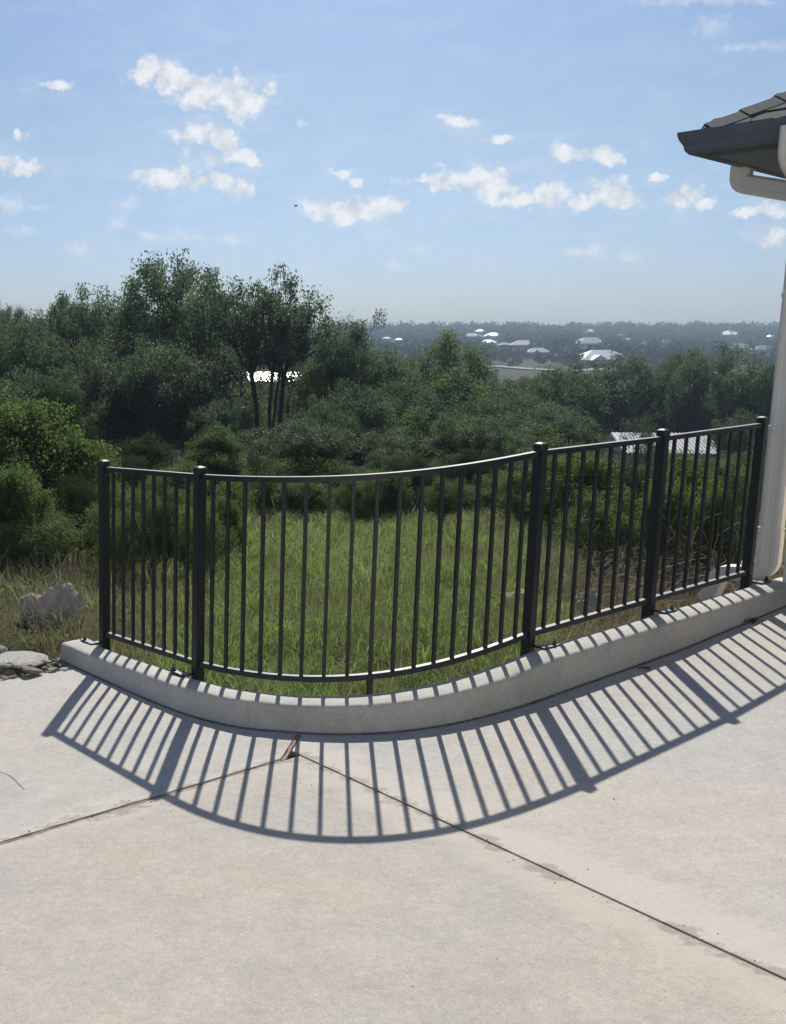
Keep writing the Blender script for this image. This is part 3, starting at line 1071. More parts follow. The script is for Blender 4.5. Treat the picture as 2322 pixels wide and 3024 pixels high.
    # crimp lines of the lower elbow
    for z in (zk + 0.335, zk + 0.24):
        q = [(a * 1.10, b * 1.10) for a, b in pipe_prof(hs, ht, ch)]
        hbuild(MB().loft(sweep([V3(cx, z), V3(cx, z + 0.006)], q, HA)), 'joint_ring', M['spout'], ds)
    for z in (zk + 0.95, zk + 1.75):
        q = [(a * 1.09, b * 1.09) for a, b in pipe_prof(hs, ht, ch)]
        hbuild(MB().loft(sweep([V3(cx, z), V3(cx, z + 0.025)], q, HA)), 'strap', M['spout'], ds)
    # gutter seam bands
    for d_ in (0.38, 1.6):
        b_ = [inner + HB * (d_ + k_ * 0.03) for k_ in (0, 1)]
        rg = [[p - HA * (a * 1.0 + 0.0022) + Vector((0, 0, Z_EAVE + c - (0.002 if c < -0.1 else 0))) for a, c in prof[:7]] + [p - HA * (a - 0.004) + Vector((0, 0, Z_EAVE + c + 0.002)) for a, c in prof[:7][::-1]] for p in b_]
        hbuild(MB().loft(rg), 'gutter_seam', M['gutter'])
    # second spout from the near gutter
    g1 = V3(TIP + HB * 0.60 + HA * 0.02, Z_EAVE - 0.05)
    p2 = [g1, g1 - Vector((0, 0, 0.16)), g1 + HA * 0.50 - Vector((0, 0, 0.40)), g1 + HA * 0.50 - Vector((0, 0, 0.9)), ]
    hbuild(MB().loft(sweep(bend(p2, 0.09), pipe_prof(0.05, 0.05, 0.014), HB)), 'downspout', M['spout'])
    # plastic extension that leads the water beyond the fence
    e0 = V3(cx - HB * 0.13, zk + 0.03)
    pth = bend([e0, e0 - HB * 0.14 - Vector((0, 0, 0.02)), e0 - HB * 0.20 - Vector((0, 0, 0.22))], 0.08, 8)
    rings = sweep(pth, [(-0.055, -0.045), (0.055, -0.045), (0.055, 0.045), (-0.055, 0.045)], HA)
    hbuild(MB().loft(rings, caps=False), 'spout_extension', M['spout'])
build_house()

# ------------------------------------------------------------------ vegetation builders
def tubes(segs, sides=5):
    """segs: (n,8) p0 p1 r0 r1"""
    segs = np.asarray(segs, dtype=np.float64)
    p0, p1, r0, r1 = segs[:, :3], segs[:, 3:6], segs[:, 6], segs[:, 7]
    d = p1 - p0
    d /= np.maximum(np.linalg.norm(d, axis=1, keepdims=True), 1e-9)
    ref = np.where(np.abs(d[:, 2:3]) < 0.9, np.array([[0, 0, 1.0]]), np.array([[1.0, 0, 0]]))
    a = np.cross(d, ref); a /= np.linalg.norm(a, axis=1, keepdims=True)
    b = np.cross(d, a)
    th = np.arange(sides) * 2 * np.pi / sides
    ring = a[:, None] * np.cos(th)[None, :, None] + b[:, None] * np.sin(th)[None, :, None]
    v0 = p0[:, None] + ring * r0[:, None, None]
    v1 = p1[:, None] + ring * r1[:, None, None]
    v = np.concatenate([v0, v1], 1).reshape(-1, 3)
    n = len(segs)
    base = (np.arange(n) * 2 * sides)[:, None]
    j = np.arange(sides)[None]
    k = (np.arange(sides) + 1)[None] % sides
    f = np.stack([base + j, base + k, base + sides + k, base + sides + j], -1).reshape(-1, 4)
    return v, f

def leaf_quads(c, size, rng, up=0.25, aspect=0.55):
    n = len(c)
    u = rng.normal(size=(n, 3)); u[:, 2] += up
    u /= np.linalg.norm(u, axis=1, keepdims=True)
    w = rng.normal(size=(n, 3)); w -= u * (w * u).sum(1, keepdims=True)
    w /= np.linalg.norm(w, axis=1, keepdims=True)
    s = size * rng.uniform(0.6, 1.3, size=(n, 1))
    u *= s * 0.5
    w *= s * 0.5 * aspect
    v = np.stack([c - u, c + w - u * 0.1, c + u, c - w - u * 0.1], 1).reshape(-1, 3)
    f = np.arange(n * 4).reshape(n, 4)
    return v, f

def plant_mesh(seed, H, R, clear, ncl, nleaf, leaf, sig, stems=1, lobes=6, trunk_r=0.16, leafmat='oak', aspect=0.55, top_spread=1.0, bare=0.0, twig=0.012, lean=0.15):
    rng = np.random.default_rng(seed)
    # lobes of the crown
    lc = []
    for i in range(lobes):
        a = 2 * np.pi * (i + rng.uniform(-0.3, 0.3)) / lobes
        rr = R * rng.uniform(0.25, 0.68)
        z = clear + (H - clear) * rng.uniform(0.28, 0.80)
        lr = R * rng.uniform(0.34, 0.52)
        z = min(z, H - lr * 0.75)
        lc.append((rr * np.cos(a), rr * np.sin(a), z, lr))
    lc.append((rng.uniform(-0.2, 0.2) * R, rng.uniform(-0.2, 0.2) * R, H - R * 0.36, R * 0.42))
    lc.append((0, 0, clear + (H - clear) * 0.45, R * 0.6))
    lc = np.array(lc)
    which = rng.choice(len(lc), ncl, p=lc[:, 3] ** 2 / (lc[:, 3] ** 2).sum())
    d = rng.normal(size=(ncl, 3)); d /= np.linalg.norm(d, axis=1, keepdims=True)
    rad = rng.uniform(0, 1, size=(ncl, 1)) ** 0.40
    cl = lc[which, :3] + d * rad * lc[which, 3:4] * np.array([1.0, 1.0, 0.85])
    cl = cl[cl[:, 2] > clear * 0.75 + 0.02 * H]
    # ragged tips that break the outline
    nt = max(3, len(cl) // 7)
    tips = cl[rng.choice(len(cl), nt)]
    tips = tips + np.c_[rng.normal(size=(nt, 2)) * 0.14 * R, np.abs(rng.normal(size=nt)) * 0.05 * H]
    # skeleton
    nodes, par = [], []
    fork = []
    for s in range(stems):
        a = 2 * np.pi * s / stems + rng.uniform(-0.5, 0.5)
        off = 0.0 if stems == 1 else trunk_r * 1.2
        prev = -1
        nseg = 6
        tx, ty = rng.normal() * lean * R + (0 if stems == 1 else np.cos(a) * R * 0.30), rng.normal() * lean * R + (0 if stems == 1 else np.sin(a) * R * 0.30)
        hh = clear * 1.1 + (H - clear) * 0.25
        for i in range(nseg + 1):
            t = i / nseg
            nodes.append((np.cos(a) * off + tx * t ** 1.4 + rng.normal() * 0.02 * R * (i > 0), np.sin(a) * off + ty * t ** 1.4 + rng.normal() * 0.02 * R * (i > 0), hh * t - 0.15 * (i == 0)))
            par.append(prev)
            prev = len(nodes) - 1
            if i >= 2: fork.append(prev)
    base_n = len(nodes)
    active = list(fork)
    allc = np.concatenate([cl, tips])
    cen = np.array([0, 0, clear])
    order = np.argsort(np.linalg.norm(allc - cen, axis=1))
    endn = []
    for i in order:
        c = allc[i]
        an = np.array([nodes[k] for k in active])
        dd = np.linalg.norm(an - c, axis=1) + 0.9 * np.maximum(0, an[:, 2] - c[2] + 0.1 * H)
        k = active[int(dd.argmin())]
        p = np.array(nodes[k])
        prev = k
        for t in (0.35, 0.7, 1.0):
            q = p + (c - p) * t + rng.normal(size=3) * 0.05 * np.linalg.norm(c - p) * (t < 1) + np.array([0, 0, 0.06 * np.linalg.norm(c - p) * np.sin(np.pi * t)])
            nodes.append(tuple(q)); par.append(prev); prev = len(nodes) - 1
            active.append(prev)
        endn.append(prev)
    n = len(nodes)
    cnt = np.zeros(n)
    for e in endn: cnt[e] += 1
    for i in range(n - 1, -1, -1):
        if par[i] >= 0: cnt[par[i]] += cnt[i]
    tot = max(cnt.max(), 1)
    rads = np.maximum(twig, trunk_r * (np.maximum(cnt, 0.4) / tot) ** 0.55)
    segs = []
    for i in range(n):
        if par[i] >= 0:
            r0 = rads[par[i]]
            if par[i] < base_n and i >= base_n: r0 = min(r0, rads[i] * 1.5)
            flare = 1.35 if par[i] >= 0 and nodes[par[i]][2] < 0.02 else 1.0
            segs.append((*nodes[par[i]], *nodes[i], r0 * flare, rads[i]))
    # a few fine twigs at each cluster
    tw = []
    for c in allc:
        for _ in range(3):
            e = c + rng.normal(size=3) * sig * 1.2
            tw.append((*c, *e, twig * 0.8, twig * 0.3))
    tv, tf = tubes(np.array(segs), 6)
    wv, wf = tubes(np.array(tw), 3)
    me_t = raw_mesh('trunk', np.concatenate([tv, wv]), np.concatenate([tf.reshape(-1, 4), wf.reshape(-1, 4) + len(tv)]), True, M['bark'])
    # leaves
    per = max(1, nleaf // len(allc))
    keep = rng.uniform(size=len(allc)) >= bare
    cc = allc[keep]
    sg = sig * rng.uniform(0.65, 1.3, size=(len(cc), 1, 1)) * np.array([1.0, 1.0, 0.8])
    pts = cc[:, None] + np.clip(rng.normal(size=(len(cc), per, 3)), -1.7, 1.7) * sg
    clv = np.clip(rng.normal(0.42, 0.16, size=(len(cc), 1)), 0, 1)
    rv = np.clip(clv + rng.normal(0, 0.20, size=(len(cc), per)), 0, 1)
    v, f = leaf_quads(pts.reshape(-1, 3), leaf, rng, 0.3, aspect)
    me_c = raw_mesh('crown', v, f, False, M[leafmat], np.repeat(rv.ravel(), 4))
    return me_t, me_c, H, R

def place(meshes, name, cat, label, pos, height, radius, rz=None, group=None, names=('trunk', 'crown')):
    me_t, me_c, H, R = meshes
    rz = random.uniform(0, 6.28) if rz is None else rz
    e = empty(name, pos, rz)
    e.scale = (radius / R, radius / R, height / H)
    tag(e, label, cat, group)
    link(names[0], me_t, e)
    link(names[1], me_c, e)
    return e

OAKS = [plant_mesh(11, 8.0, 3.3, 2.0, 300, 40000, 0.105, 0.20, 4, 11, 0.13),
        plant_mesh(12, 8.0, 2.8, 2.6, 240, 44000, 0.105, 0.21, 3, 8, 0.18),
        plant_mesh(13, 7.0, 3.1, 1.0, 260, 48000, 0.105, 0.22, 2, 9, 0.20),
        plant_mesh(14, 6.5, 3.2, 0.5, 270, 50000, 0.10, 0.22, 3, 10, 0.17)]
FORKED = plant_mesh(18, 8.0, 2.8, 4.8, 210, 22000, 0.105, 0.19, 4, 9, 0.105, lean=0.10)
ELMS = [plant_mesh(21, 6.5, 2.6, 0.4, 230, 42000, 0.11, 0.24, 2, 9, 0.15, 'elm'),
        plant_mesh(22, 6.0, 2.2, 0.3, 210, 38000, 0.11, 0.23, 3, 8, 0.13, 'elm')]
SPARSE = plant_mesh(16, 7.0, 2.6, 1.5, 150, 9000, 0.105, 0.22, 2, 8, 0.12)
BARE = plant_mesh(31, 7.0, 2.4, 2.4, 90, 900, 0.10, 0.25, 1, 6, 0.13, 'oak', bare=0.5)
CEDAR = plant_mesh(33, 4.5, 1.5, 0.3, 130, 34000, 0.085, 0.20, 2, 6, 0.11, 'cedar', 0.35)
BUSHES = [plant_mesh(41, 2.2, 1.15, 0.25, 110, 26000, 0.052, 0.13, 5, 7, 0.035, 'bush', 0.6, twig=0.004),
          plant_mesh(42, 2.0, 1.0, 0.15, 100, 24000, 0.048, 0.12, 6, 6, 0.03, 'bush', 0.55, twig=0.004),
          plant_mesh(43, 2.0, 1.1, 0.10, 110, 26000, 0.045, 0.13, 6, 8, 0.03, 'elm', 0.5, twig=0.004),
          plant_mesh(44, 2.4, 1.0, 0.45, 110, 24000, 0.040, 0.12, 4, 6, 0.04, 'cedar', 0.4, twig=0.004)]

PXM = lambda px, Y: px * Y / F_PX * 1.02
def tree_at(meshes, name, cat, label, u, vtop, Y, hw_px, group=None, sink=0.0):
    a, b = gn(u, vtop)
    x = a * Y
    z = hT(x, Y) - sink
    top = CAM_Z + b * Y
    h = max(0.6, top - z)
    return place(meshes, name, cat, label, (x, Y, z), h, PXM(hw_px, Y), None, group)

T = tree_at
# the oak group left of centre
T(OAKS[0], 'oak_tree', 'tree', 'tall live oak with double-peaked crown, the highest tree left of centre', 490, 728, 34, 270)
T(FORKED, 'oak_tree', 'tree', 'live oak with forked dark trunks right of the tallest oak', 800, 815, 31, 190)
T(OAKS[2], 'oak_tree', 'tree', 'low dark live oak between the forked oak and the bare tree', 1010, 955, 37, 165)
T(OAKS[1], 'oak_tree', 'tree', 'live oak with ragged crown against the sky left of the tallest oak', 215, 885, 38, 150)
T(OAKS[3], 'oak_tree', 'tree', 'live oak in the left row above the bright green bushes', 70, 930, 33, 190)
T(OAKS[2], 'oak_tree', 'tree', 'live oak cut by the left edge of the picture, above the bushes', -80, 905, 40, 190)
T(OAKS[0], 'oak_tree', 'tree', 'hazy oak on the rise behind the left row of oaks', 40, 892, 78, 100)
T(OAKS[3], 'oak_tree', 'tree', 'small hazy oak on the skyline at the far left', -40, 880, 95, 90)
T(OAKS[1], 'oak_tree', 'tree', 'hazy oak on the skyline beside the half hidden white roof', 190, 900, 84, 80)
T(BARE, 'bare_tree', 'tree', 'thin bare tree with open twigs above the green crowns right of the oaks', 1020, 912, 46, 80)
T(ELMS[0], 'elm_tree', 'tree', 'round green crown below the thin bare tree', 1110, 1045, 47, 165)
T(ELMS[1], 'elm_tree', 'tree', 'tall vine-grown tree left of the pale valley road', 1300, 990, 56, 135)
T(ELMS[0], 'elm_tree', 'tree', 'sunlit green crown just below the vine-grown tree', 1340, 1098, 42, 165)
T(OAKS[3], 'oak_tree', 'tree', 'dark broad oak in the hollow behind the middle of the fence', 1060, 1130, 33, 170)
T(ELMS[1], 'elm_tree', 'tree', 'dark leafy tree above the curved rail, right of the hollow', 1250, 1215, 27, 150)
# the oaks on the right
T(OAKS[2], 'oak_tree', 'tree', 'oak whose crown hides the left end of the pale valley road', 1490, 1125, 44, 150)
T(OAKS[3], 'oak_tree', 'tree', 'broad oak straight below the big white hip roof', 1650, 1070, 50, 185)
T(OAKS[0], 'oak_tree', 'tree', 'highest oak of the right-hand group, above the corrugated roof', 1850, 1030, 66, 160)
T(OAKS[2], 'oak_tree', 'tree', 'oak right behind the ridge of the corrugated white roof', 1990, 1055, 68, 150)
T(OAKS[1], 'oak_tree', 'tree', 'narrow oak right of the corrugated white roof', 2130, 1045, 62, 130)
T(OAKS[3], 'oak_tree', 'tree', 'oak at the right edge beside the downspout', 2250, 1055, 56, 150)
T(OAKS[3], 'oak_tree', 'tree', 'low oak in front of the right-hand oaks, above the third fence post', 1620, 1190, 34, 180)
T(OAKS[2], 'oak_tree', 'tree', 'low oak left of the corrugated roof, behind the curved rail end', 1470, 1235, 31, 150)
T(ELMS[0], 'elm_tree', 'tree', 'pale green shrubby tree at the left foot of the corrugated roof', 1745, 1265, 34, 85)
T(OAKS[3], 'oak_tree', 'tree', 'small oak at the right gable of the corrugated roof', 2215, 1215, 44, 110)
T(CEDAR, 'juniper_tree', 'tree', 'dark juniper filling the shade behind the middle pickets', 900, 1320, 21, 130)
T(CEDAR, 'juniper_tree', 'tree', 'dark juniper in the shade right of the trunks of the forked oak', 1010, 1260, 26, 140)
T(CEDAR, 'juniper_tree', 'tree', 'dark juniper behind the left end of the top rail', 400, 1290, 22, 140)
T(CEDAR, 'juniper_tree', 'tree', 'dark juniper behind the bright bushes at the left', 200, 1130, 20, 130)
T(CEDAR, 'juniper_tree', 'tree', 'dark juniper showing between the second and third fence posts', 1440, 1330, 20, 120)
T(ELMS[1], 'elm_tree', 'tree', 'green sapling catching light between the oak trunks', 620, 1230, 27, 80)
# the belt behind and between the near oaks
for i, (u, v, Y, hw, lab) in enumerate([(600, 800, 41, 190, 'oak filling the gap between the tallest oak and the forked one'), (360, 860, 42, 190, 'oak behind the left shoulder of the tallest oak'), (130, 905, 46, 180, 'oak in the second row above the left bushes'),
        (480, 1000, 29, 220, 'low-branched oak in front of the trunk of the tallest oak'), (270, 1030, 30, 190, 'low-branched oak left of the tallest trunk'), (90, 1090, 27, 180, 'low-branched oak rising just behind the left bushes'), (650, 1175, 27, 140, 'low oak between the two dark trunks'),
        (960, 1185, 30, 140, 'low oak below the glaring roof'), (1000, 1040, 43, 170, 'oak standing under the thin bare tree'), (1180, 1110, 38, 170, 'oak left below the sunlit green crown'), (1420, 1160, 38, 150, 'oak right below the sunlit green crown'),
        (1560, 1150, 39, 150, 'oak in the second row of the right-hand group'), (1760, 1120, 70, 150, 'oak just left behind the corrugated roof'), (1400, 1290, 26, 150, 'low oak over the middle of the curved rail'), (1130, 1260, 25, 150, 'low oak behind the round meadow bush'), (2060, 1160, 64, 120, 'oak close behind the corrugated ridge at its right end')]):
    T([OAKS[2], OAKS[3], OAKS[0], OAKS[3]][i % 4], 'oak_tree', 'tree', lab, u, v, Y, hw)
T(SPARSE, 'oak_tree', 'tree', 'thin-leaved oak whose twigs break up the glaring roof', 880, 985, 40, 130)
T(SPARSE, 'oak_tree', 'tree', 'thin-leaved small tree in front of the corrugated roof', 1915, 1215, 38, 75)
# bushes
T(BUSHES[0], 'green_bush', 'bush', 'large bright green bush at the left edge', 40, 1150, 12.5, 230, sink=0.1)
T(BUSHES[1], 'green_bush', 'bush', 'bright green bush leaning to the first fence post', 215, 1270, 13.0, 150, sink=0.1)
T(BUSHES[0], 'green_bush', 'bush', 'yellow-green bush in front at the left edge, above the boulders', 30, 1360, 10.0, 150, sink=0.1)
T(BUSHES[3], 'green_bush', 'bush', 'dull green bush between the boulders and the first post', 215, 1400, 10.6, 130, sink=0.1)
T(BUSHES[2], 'green_bush', 'bush', 'low dark bush right behind the two craggy boulders', 120, 1520, 9.6, 150, sink=0.1)
T(BUSHES[3], 'green_bush', 'bush', 'shaded low bush behind the first fence post', 290, 1500, 10.2, 110, sink=0.1)
T(BUSHES[2], 'green_bush', 'bush', 'shaded bush in the lower left corner of the thicket', -20, 1540, 9.4, 120, sink=0.1)
T(BUSHES[2], 'green_bush', 'bush', 'dark bush behind the first bay of pickets', 400, 1430, 11.5, 140, sink=0.05)
T(BUSHES[1], 'green_bush', 'bush', 'light green bush just right of the second fence post', 660, 1420, 12.0, 105, sink=0.05)
T(BUSHES[2], 'green_bush', 'bush', 'dark bush behind the second fence post', 520, 1480, 11.0, 100, sink=0.05)
T(BUSHES[1], 'green_bush', 'bush', 'round bush at the top of the meadow left of the sapling', 1100, 1390, 16.0, 100)
T(BUSHES[3], 'young_tree', 'tree', 'young multi-stemmed tree at the top of the meadow', 1215, 1340, 17.0, 110)
T(BUSHES[2], 'green_bush', 'bush', 'narrow dark bush right of the young multi-stemmed tree', 1320, 1410, 14.5, 70)
T(BUSHES[2], 'green_bush', 'bush', 'low bush in the meadow corner behind the third fence post', 1500, 1400, 16.0, 120)
T(BUSHES[0], 'green_bush', 'bush', 'large bush behind the straight bay right of the third post', 1720, 1330, 11.5, 150, sink=0.1)
T(BUSHES[3], 'green_bush', 'bush', 'dark bush behind the fourth fence post', 1880, 1370, 10.5, 160, sink=0.1)
T(BUSHES[1], 'green_bush', 'bush', 'bright leafy vine bush near the last bay of the fence', 2060, 1345, 10.0, 140, sink=0.1)
T(BUSHES[2], 'green_bush', 'bush', 'dark bush beside the downspout and the last post', 2180, 1350, 9.6, 120, sink=0.1)

# ------------------------------------------------------------------ undergrowth below the oaks
for i, (u, v, Y, hw) in enumerate([(60, 1250, 22, 130), (330, 1330, 18, 120), (480, 1380, 17, 100), (560, 1330, 24, 110), (700, 1320, 25, 120), (790, 1350, 23, 110), (850, 1250, 32, 130), (960, 1350, 22, 110),
                                   (1090, 1290, 26, 120), (1180, 1330, 21, 100), (1350, 1340, 22, 100), (1420, 1260, 30, 120), (1560, 1330, 21, 110), (1620, 1350, 18, 100), (1560, 1260, 30, 130), (1700, 1310, 25, 90),
                                   (1800, 1345, 24, 90), (1950, 1360, 22, 100), (2080, 1345, 24, 100), (2200, 1330, 22, 100), (2290, 1290, 26, 110), (250, 1230, 28, 120), (140, 1200, 30, 120), (-60, 1230, 24, 120), (620, 1180, 45, 120), (380, 1150, 48, 130), (200, 1090, 50, 120), (900, 1120, 52, 120), (60, 1080, 52, 120), (760, 1160, 46, 110), (1010, 1140, 50, 110), (480, 1200, 42, 120), (1240, 1150, 48, 90), (1440, 1180, 40, 90)]):
    T([OAKS[2], OAKS[3], ELMS[1]][i % 3] if Y > 20 else [CEDAR, BUSHES[3], BUSHES[2]][i % 3], 'undergrowth_bush', 'bush', 'dark undergrowth bush in the shade below the oaks', u, v, Y, hw * 1.1, 'undergrowth below the oaks')

for i, (u, v, Y, hw) in enumerate([(330, 1440, 12.5, 110), (470, 1420, 13.5, 110), (560, 1440, 13, 90), (800, 1400, 16.5, 90), (880, 1415, 16, 100), (960, 1395, 16.5, 90), (1070, 1400, 15, 80), (1140, 1385, 15.5, 85),
                                   (1580, 1385, 13, 110), (1640, 1420, 12.0, 100), (830, 1350, 19, 110), (930, 1340, 19, 110), (520, 1370, 16, 100), (1330, 1345, 24, 90), (1460, 1350, 23, 90)]):
    T(BUSHES[(1, 3, 2, 0)[i % 4]], 'meadow_shrub', 'shrub', 'leafy shrub in the row along the top of the meadow', u, v, Y, hw, 'shrubs along the top of the meadow', 0.15)
T(BUSHES[2], 'green_bush', 'bush', 'dark bush right behind the left pickets of the first bay', 350, 1485, 9.3, 120, sink=0.15)
T(BUSHES[3], 'green_bush', 'bush', 'dark bush right behind the right pickets of the first bay', 470, 1475, 9.4, 120, sink=0.15)
T(BUSHES[2], 'green_bush', 'bush', 'dark leafy bush just behind the second post', 590, 1490, 9.2, 90, sink=0.15)
T(BUSHES[1], 'green_bush', 'bush', 'light green bush with its foot in the meadow beside the second post', 670, 1470, 10.0, 75, sink=0.15)
T(BUSHES[2], 'green_bush', 'bush', 'dense bush close behind the bay between the third and fourth posts', 1800, 1440, 8.4, 120, sink=0.15)
T(BUSHES[1], 'green_bush', 'bush', 'dense bush close behind the fourth post', 1930, 1430, 8.2, 120, sink=0.15)
T(BUSHES[2], 'green_bush', 'bush', 'dense bush close behind the middle of the last bay', 2050, 1420, 8.0, 120, sink=0.15)
T(BUSHES[3], 'green_bush', 'bush', 'dense bush squeezed between the last post and the meadow', 2150, 1440, 7.8, 90, sink=0.15)
T(OAKS[3], 'oak_tree', 'tree', 'dark oak reaching down to the meadow behind the middle pickets', 890, 1235, 20, 190)
T(OAKS[2], 'oak_tree', 'tree', 'dark oak reaching down to the meadow left of the third post', 1420, 1235, 23, 150)
T(ELMS[0], 'elm_tree', 'tree', 'leafy tree rising above the rail just right of the second post', 640, 1265, 19, 110)
T(BUSHES[3], 'green_bush', 'bush', 'low dark shrub among the dry twigs right of the third post', 1790, 1500, 9.4, 130, sink=0.1)
T(BUSHES[2], 'green_bush', 'bush', 'low shrub among the dry twigs right of the fourth post', 1960, 1510, 9.0, 120, sink=0.1)
T(BUSHES[3], 'green_bush', 'bush', 'low shrub among the dry twigs close to the downspout', 2110, 1490, 8.8, 110, sink=0.1)

# ------------------------------------------------------------------ houses in the valley and on the far hill
def find_y(u, v, hh, lo=150.0, hi=1400.0):
    a, b = gn(u, v)
    Y = lo
    prev = None
    while Y < hi:
        d = (CAM_Z + b * Y) - (hT(a * Y, Y) + hh)
        if prev is not None and d <= 0 < prev:
            return Y
        prev = d
        Y += 2.0
    return None

BOXES = []       # (u0, u1, v_bottom, Y): lines of sight kept clear of trees
def make_house(name, label, u, v, wpx, roofm, wallm, rz, Y=None, hh=4.2, hip=True, wall_h=2.7, depth=0.72, ribs=0, pitch=0.5, group=None):
    if Y is None:
        Y = find_y(u, v, hh)
    if Y is None:
        return
    a, b = gn(u, v)
    x = a * Y
    w = wpx * Y / F_PX
    z = CAM_Z + b * Y - hh
    z = min(z, hT(x, Y) + 0.3) if Y > 120 else z
    e = empty(name, (x, Y, z), rz)
    tag(e, label, 'house', group)
    hw, hd = w / 2, w * depth / 2
    ov = 0.45
    MB().box((0, 0, wall_h / 2 - 2.0), (hw - ov, 0, 0), (0, hd - ov, 0), (0, 0, wall_h / 2 + 2.0)).build('wall', wallm, e)
    rise = hd * pitch
    q = [Vector((-hw, -hd, wall_h)), Vector((hw, -hd, wall_h)), Vector((hw, hd, wall_h)), Vector((-hw, hd, wall_h))]
    k = hd * 0.9 if hip else 0.0
    r0, r1 = Vector((-hw + k, 0, wall_h + rise)), Vector((hw - k, 0, wall_h + rise))
    m = MB()
    m.v = q + [r0, r1]
    m.f = [[0, 1, 5, 4], [1, 2, 5], [2, 3, 4, 5], [3, 0, 4], [3, 2, 1, 0]]
    roof = m.build('roof', roofm, e)
    if Y > 130 and wpx > 40:
        # a gabled wing towards the viewer
        sgn = 1 if int(u) % 2 else -1
        wx, ww, wl = sgn * hw * 0.42, hw * 0.30, hd + 1.8
        MB().box((wx, -wl / 2, wall_h / 2 - 2.0), (ww - 0.4, 0, 0), (0, wl / 2 - 0.3, 0), (0, 0, wall_h / 2 + 1.95)).build('wing', wallm, e)
        g = MB()
        rz_ = wall_h + ww * 0.62
        g.v = [Vector((wx - ww, -wl, wall_h - 0.05)), Vector((wx + ww, -wl, wall_h - 0.05)), Vector((wx, -wl, rz_)), Vector((wx - ww, 0, wall_h - 0.05)), Vector((wx + ww, 0, wall_h - 0.05)), Vector((wx, 0, rz_))]
        g.f = [[0, 1, 2], [0, 2, 5, 3], [1, 4, 5, 2], [3, 5, 4], [0, 3, 4, 1]]
        g.build('wing_roof', roofm, e)
    if ribs:
        for i in range(ribs):
            for sy in (-1, 1):
                px = -hw + w * (i + 0.5) / ribs
                p0, p1 = Vector((px, sy * hd, wall_h + 0.012)), Vector((px, 0, wall_h + rise + 0.012))
                d = (p1 - p0)
                mb = MB().box((p0 + p1) / 2, (0.045, 0, 0), d / 2, Vector((0, 0, 0.03)))
                mb.build('seam', roofm, roof)
    nw = max(2, int(w / 4.5))
    for i in range(nw):
        px = -hw + w * (i + 0.5) / nw
        MB().box((px, -hd + ov - 0.03, 1.35), (0.55, 0, 0), (0, 0.04, 0), (0, 0, 0.62)).build('window', M['far_glass'], e)
    BOXES.append((u - wpx * (0.34 if Y > 130 else 0.52), u + wpx * (0.34 if Y > 130 else 0.52), project(x, Y, z + (wall_h * 0.9 if Y > 130 else 1.0))[1], Y))

R5 = lambda x, y: (1100 + x / 1.375, 900 + y / 1.375)
def H5(label, x, y, w, roof, wall, rz=0.0, **kw):
    kw.pop('pitch', None); kw.pop('depth', None)
    rz = rz * 2.0 + (0.3 if int(x) % 2 else -0.25)
    u, v = R5(x, y)
    make_house('far_house', label, u, v, w / 1.375, M[roof], M[wall], rz, **kw)
H5('far house with large shining white hip roof above the valley oaks', 930, 208, 215, 'white_roof', 'cream', 0.12, hh=4.0, depth=0.5)
H5('far house with pale hip roof uphill of the shining white roof', 887, 148, 135, 'grey_roof', 'cream', -0.15, hh=4.0)
H5('long pale far house with low grey roof right of the dark-roofed house', 672, 186, 100, 'grey_roof', 'cream', 0.1, hh=3.4, pitch=0.2)
H5('grey-roofed far house just uphill of the long pale house', 612, 153, 104, 'grey_roof', 'stone_wall', 0.05, hh=4.0)
H5('dark-roofed far house left of the pale valley road', 458, 246, 96, 'dark_roof', 'stone_wall', 0.2, hh=4.2)
H5('far house with bright low roof on the left slope of the hill', 470, 147, 62, 'white_roof', 'cream', 0.0, hh=3.6)
H5('far house with small grey roof between two brighter ones', 540, 157, 50, 'grey_roof', 'cream', 0.2, hh=3.4)
H5('far house with bright hip roof near the skyline', 490, 119, 66, 'white_roof', 'cream', -0.1, hh=4.0)
H5('far house with wide grey roof near the skyline', 404, 121, 72, 'grey_roof', 'cream', 0.1, hh=4.0)
H5('highest bright roof left of the middle of the skyline', 438, 102, 46, 'white_roof', 'cream', 0.0, hh=4.0)
H5('long bright roof on the skyline above the pale hip roof', 886, 103, 54, 'white_roof', 'cream', 0.05, hh=4.0)
H5('small bright roof on the skyline right of the long bright one', 1005, 119, 26, 'white_roof', 'cream', 0.0, hh=3.6)
H5('small bright roof at the end of the upper hillside row', 1040, 136, 26, 'white_roof', 'cream', 0.1, hh=3.4)
H5('pale far house with reddish roof in the middle of the right slope', 1194, 144, 56, 'tan_roof', 'cream', 0.0, hh=3.8)
H5('little grey roof beside the reddish far roof', 1105, 152, 28, 'grey_roof', 'cream', 0.0, hh=3.4)
H5('grey-roofed far house on the skyline at the right', 1455, 113, 96, 'grey_roof', 'cream', 0.1, hh=4.2)
H5('long low far house with tan roof at the right', 1488, 168, 100, 'tan_roof', 'stone_wall', 0.0, hh=3.6, pitch=0.2)
H5('low far house with tan roof next to the wall at the right edge', 1592, 174, 90, 'tan_roof', 'cream', 0.05, hh=3.6, pitch=0.2)
H5('white roof end peeping out at the far right skyline', 1622, 121, 34, 'white_roof', 'cream', 0.2, hh=4.0)
H5('tiny white roof at the left end of the far hill', 57, 132, 34, 'white_roof', 'cream', 0.0, hh=3.4)
H5('tiny bright roof next to the left end of the far hill', 108, 138, 36, 'white_roof', 'cream', 0.1, hh=3.4)
H5('pale roof showing above the vine-grown tree', 312, 158, 40, 'grey_roof', 'cream', 0.0, hh=3.4)
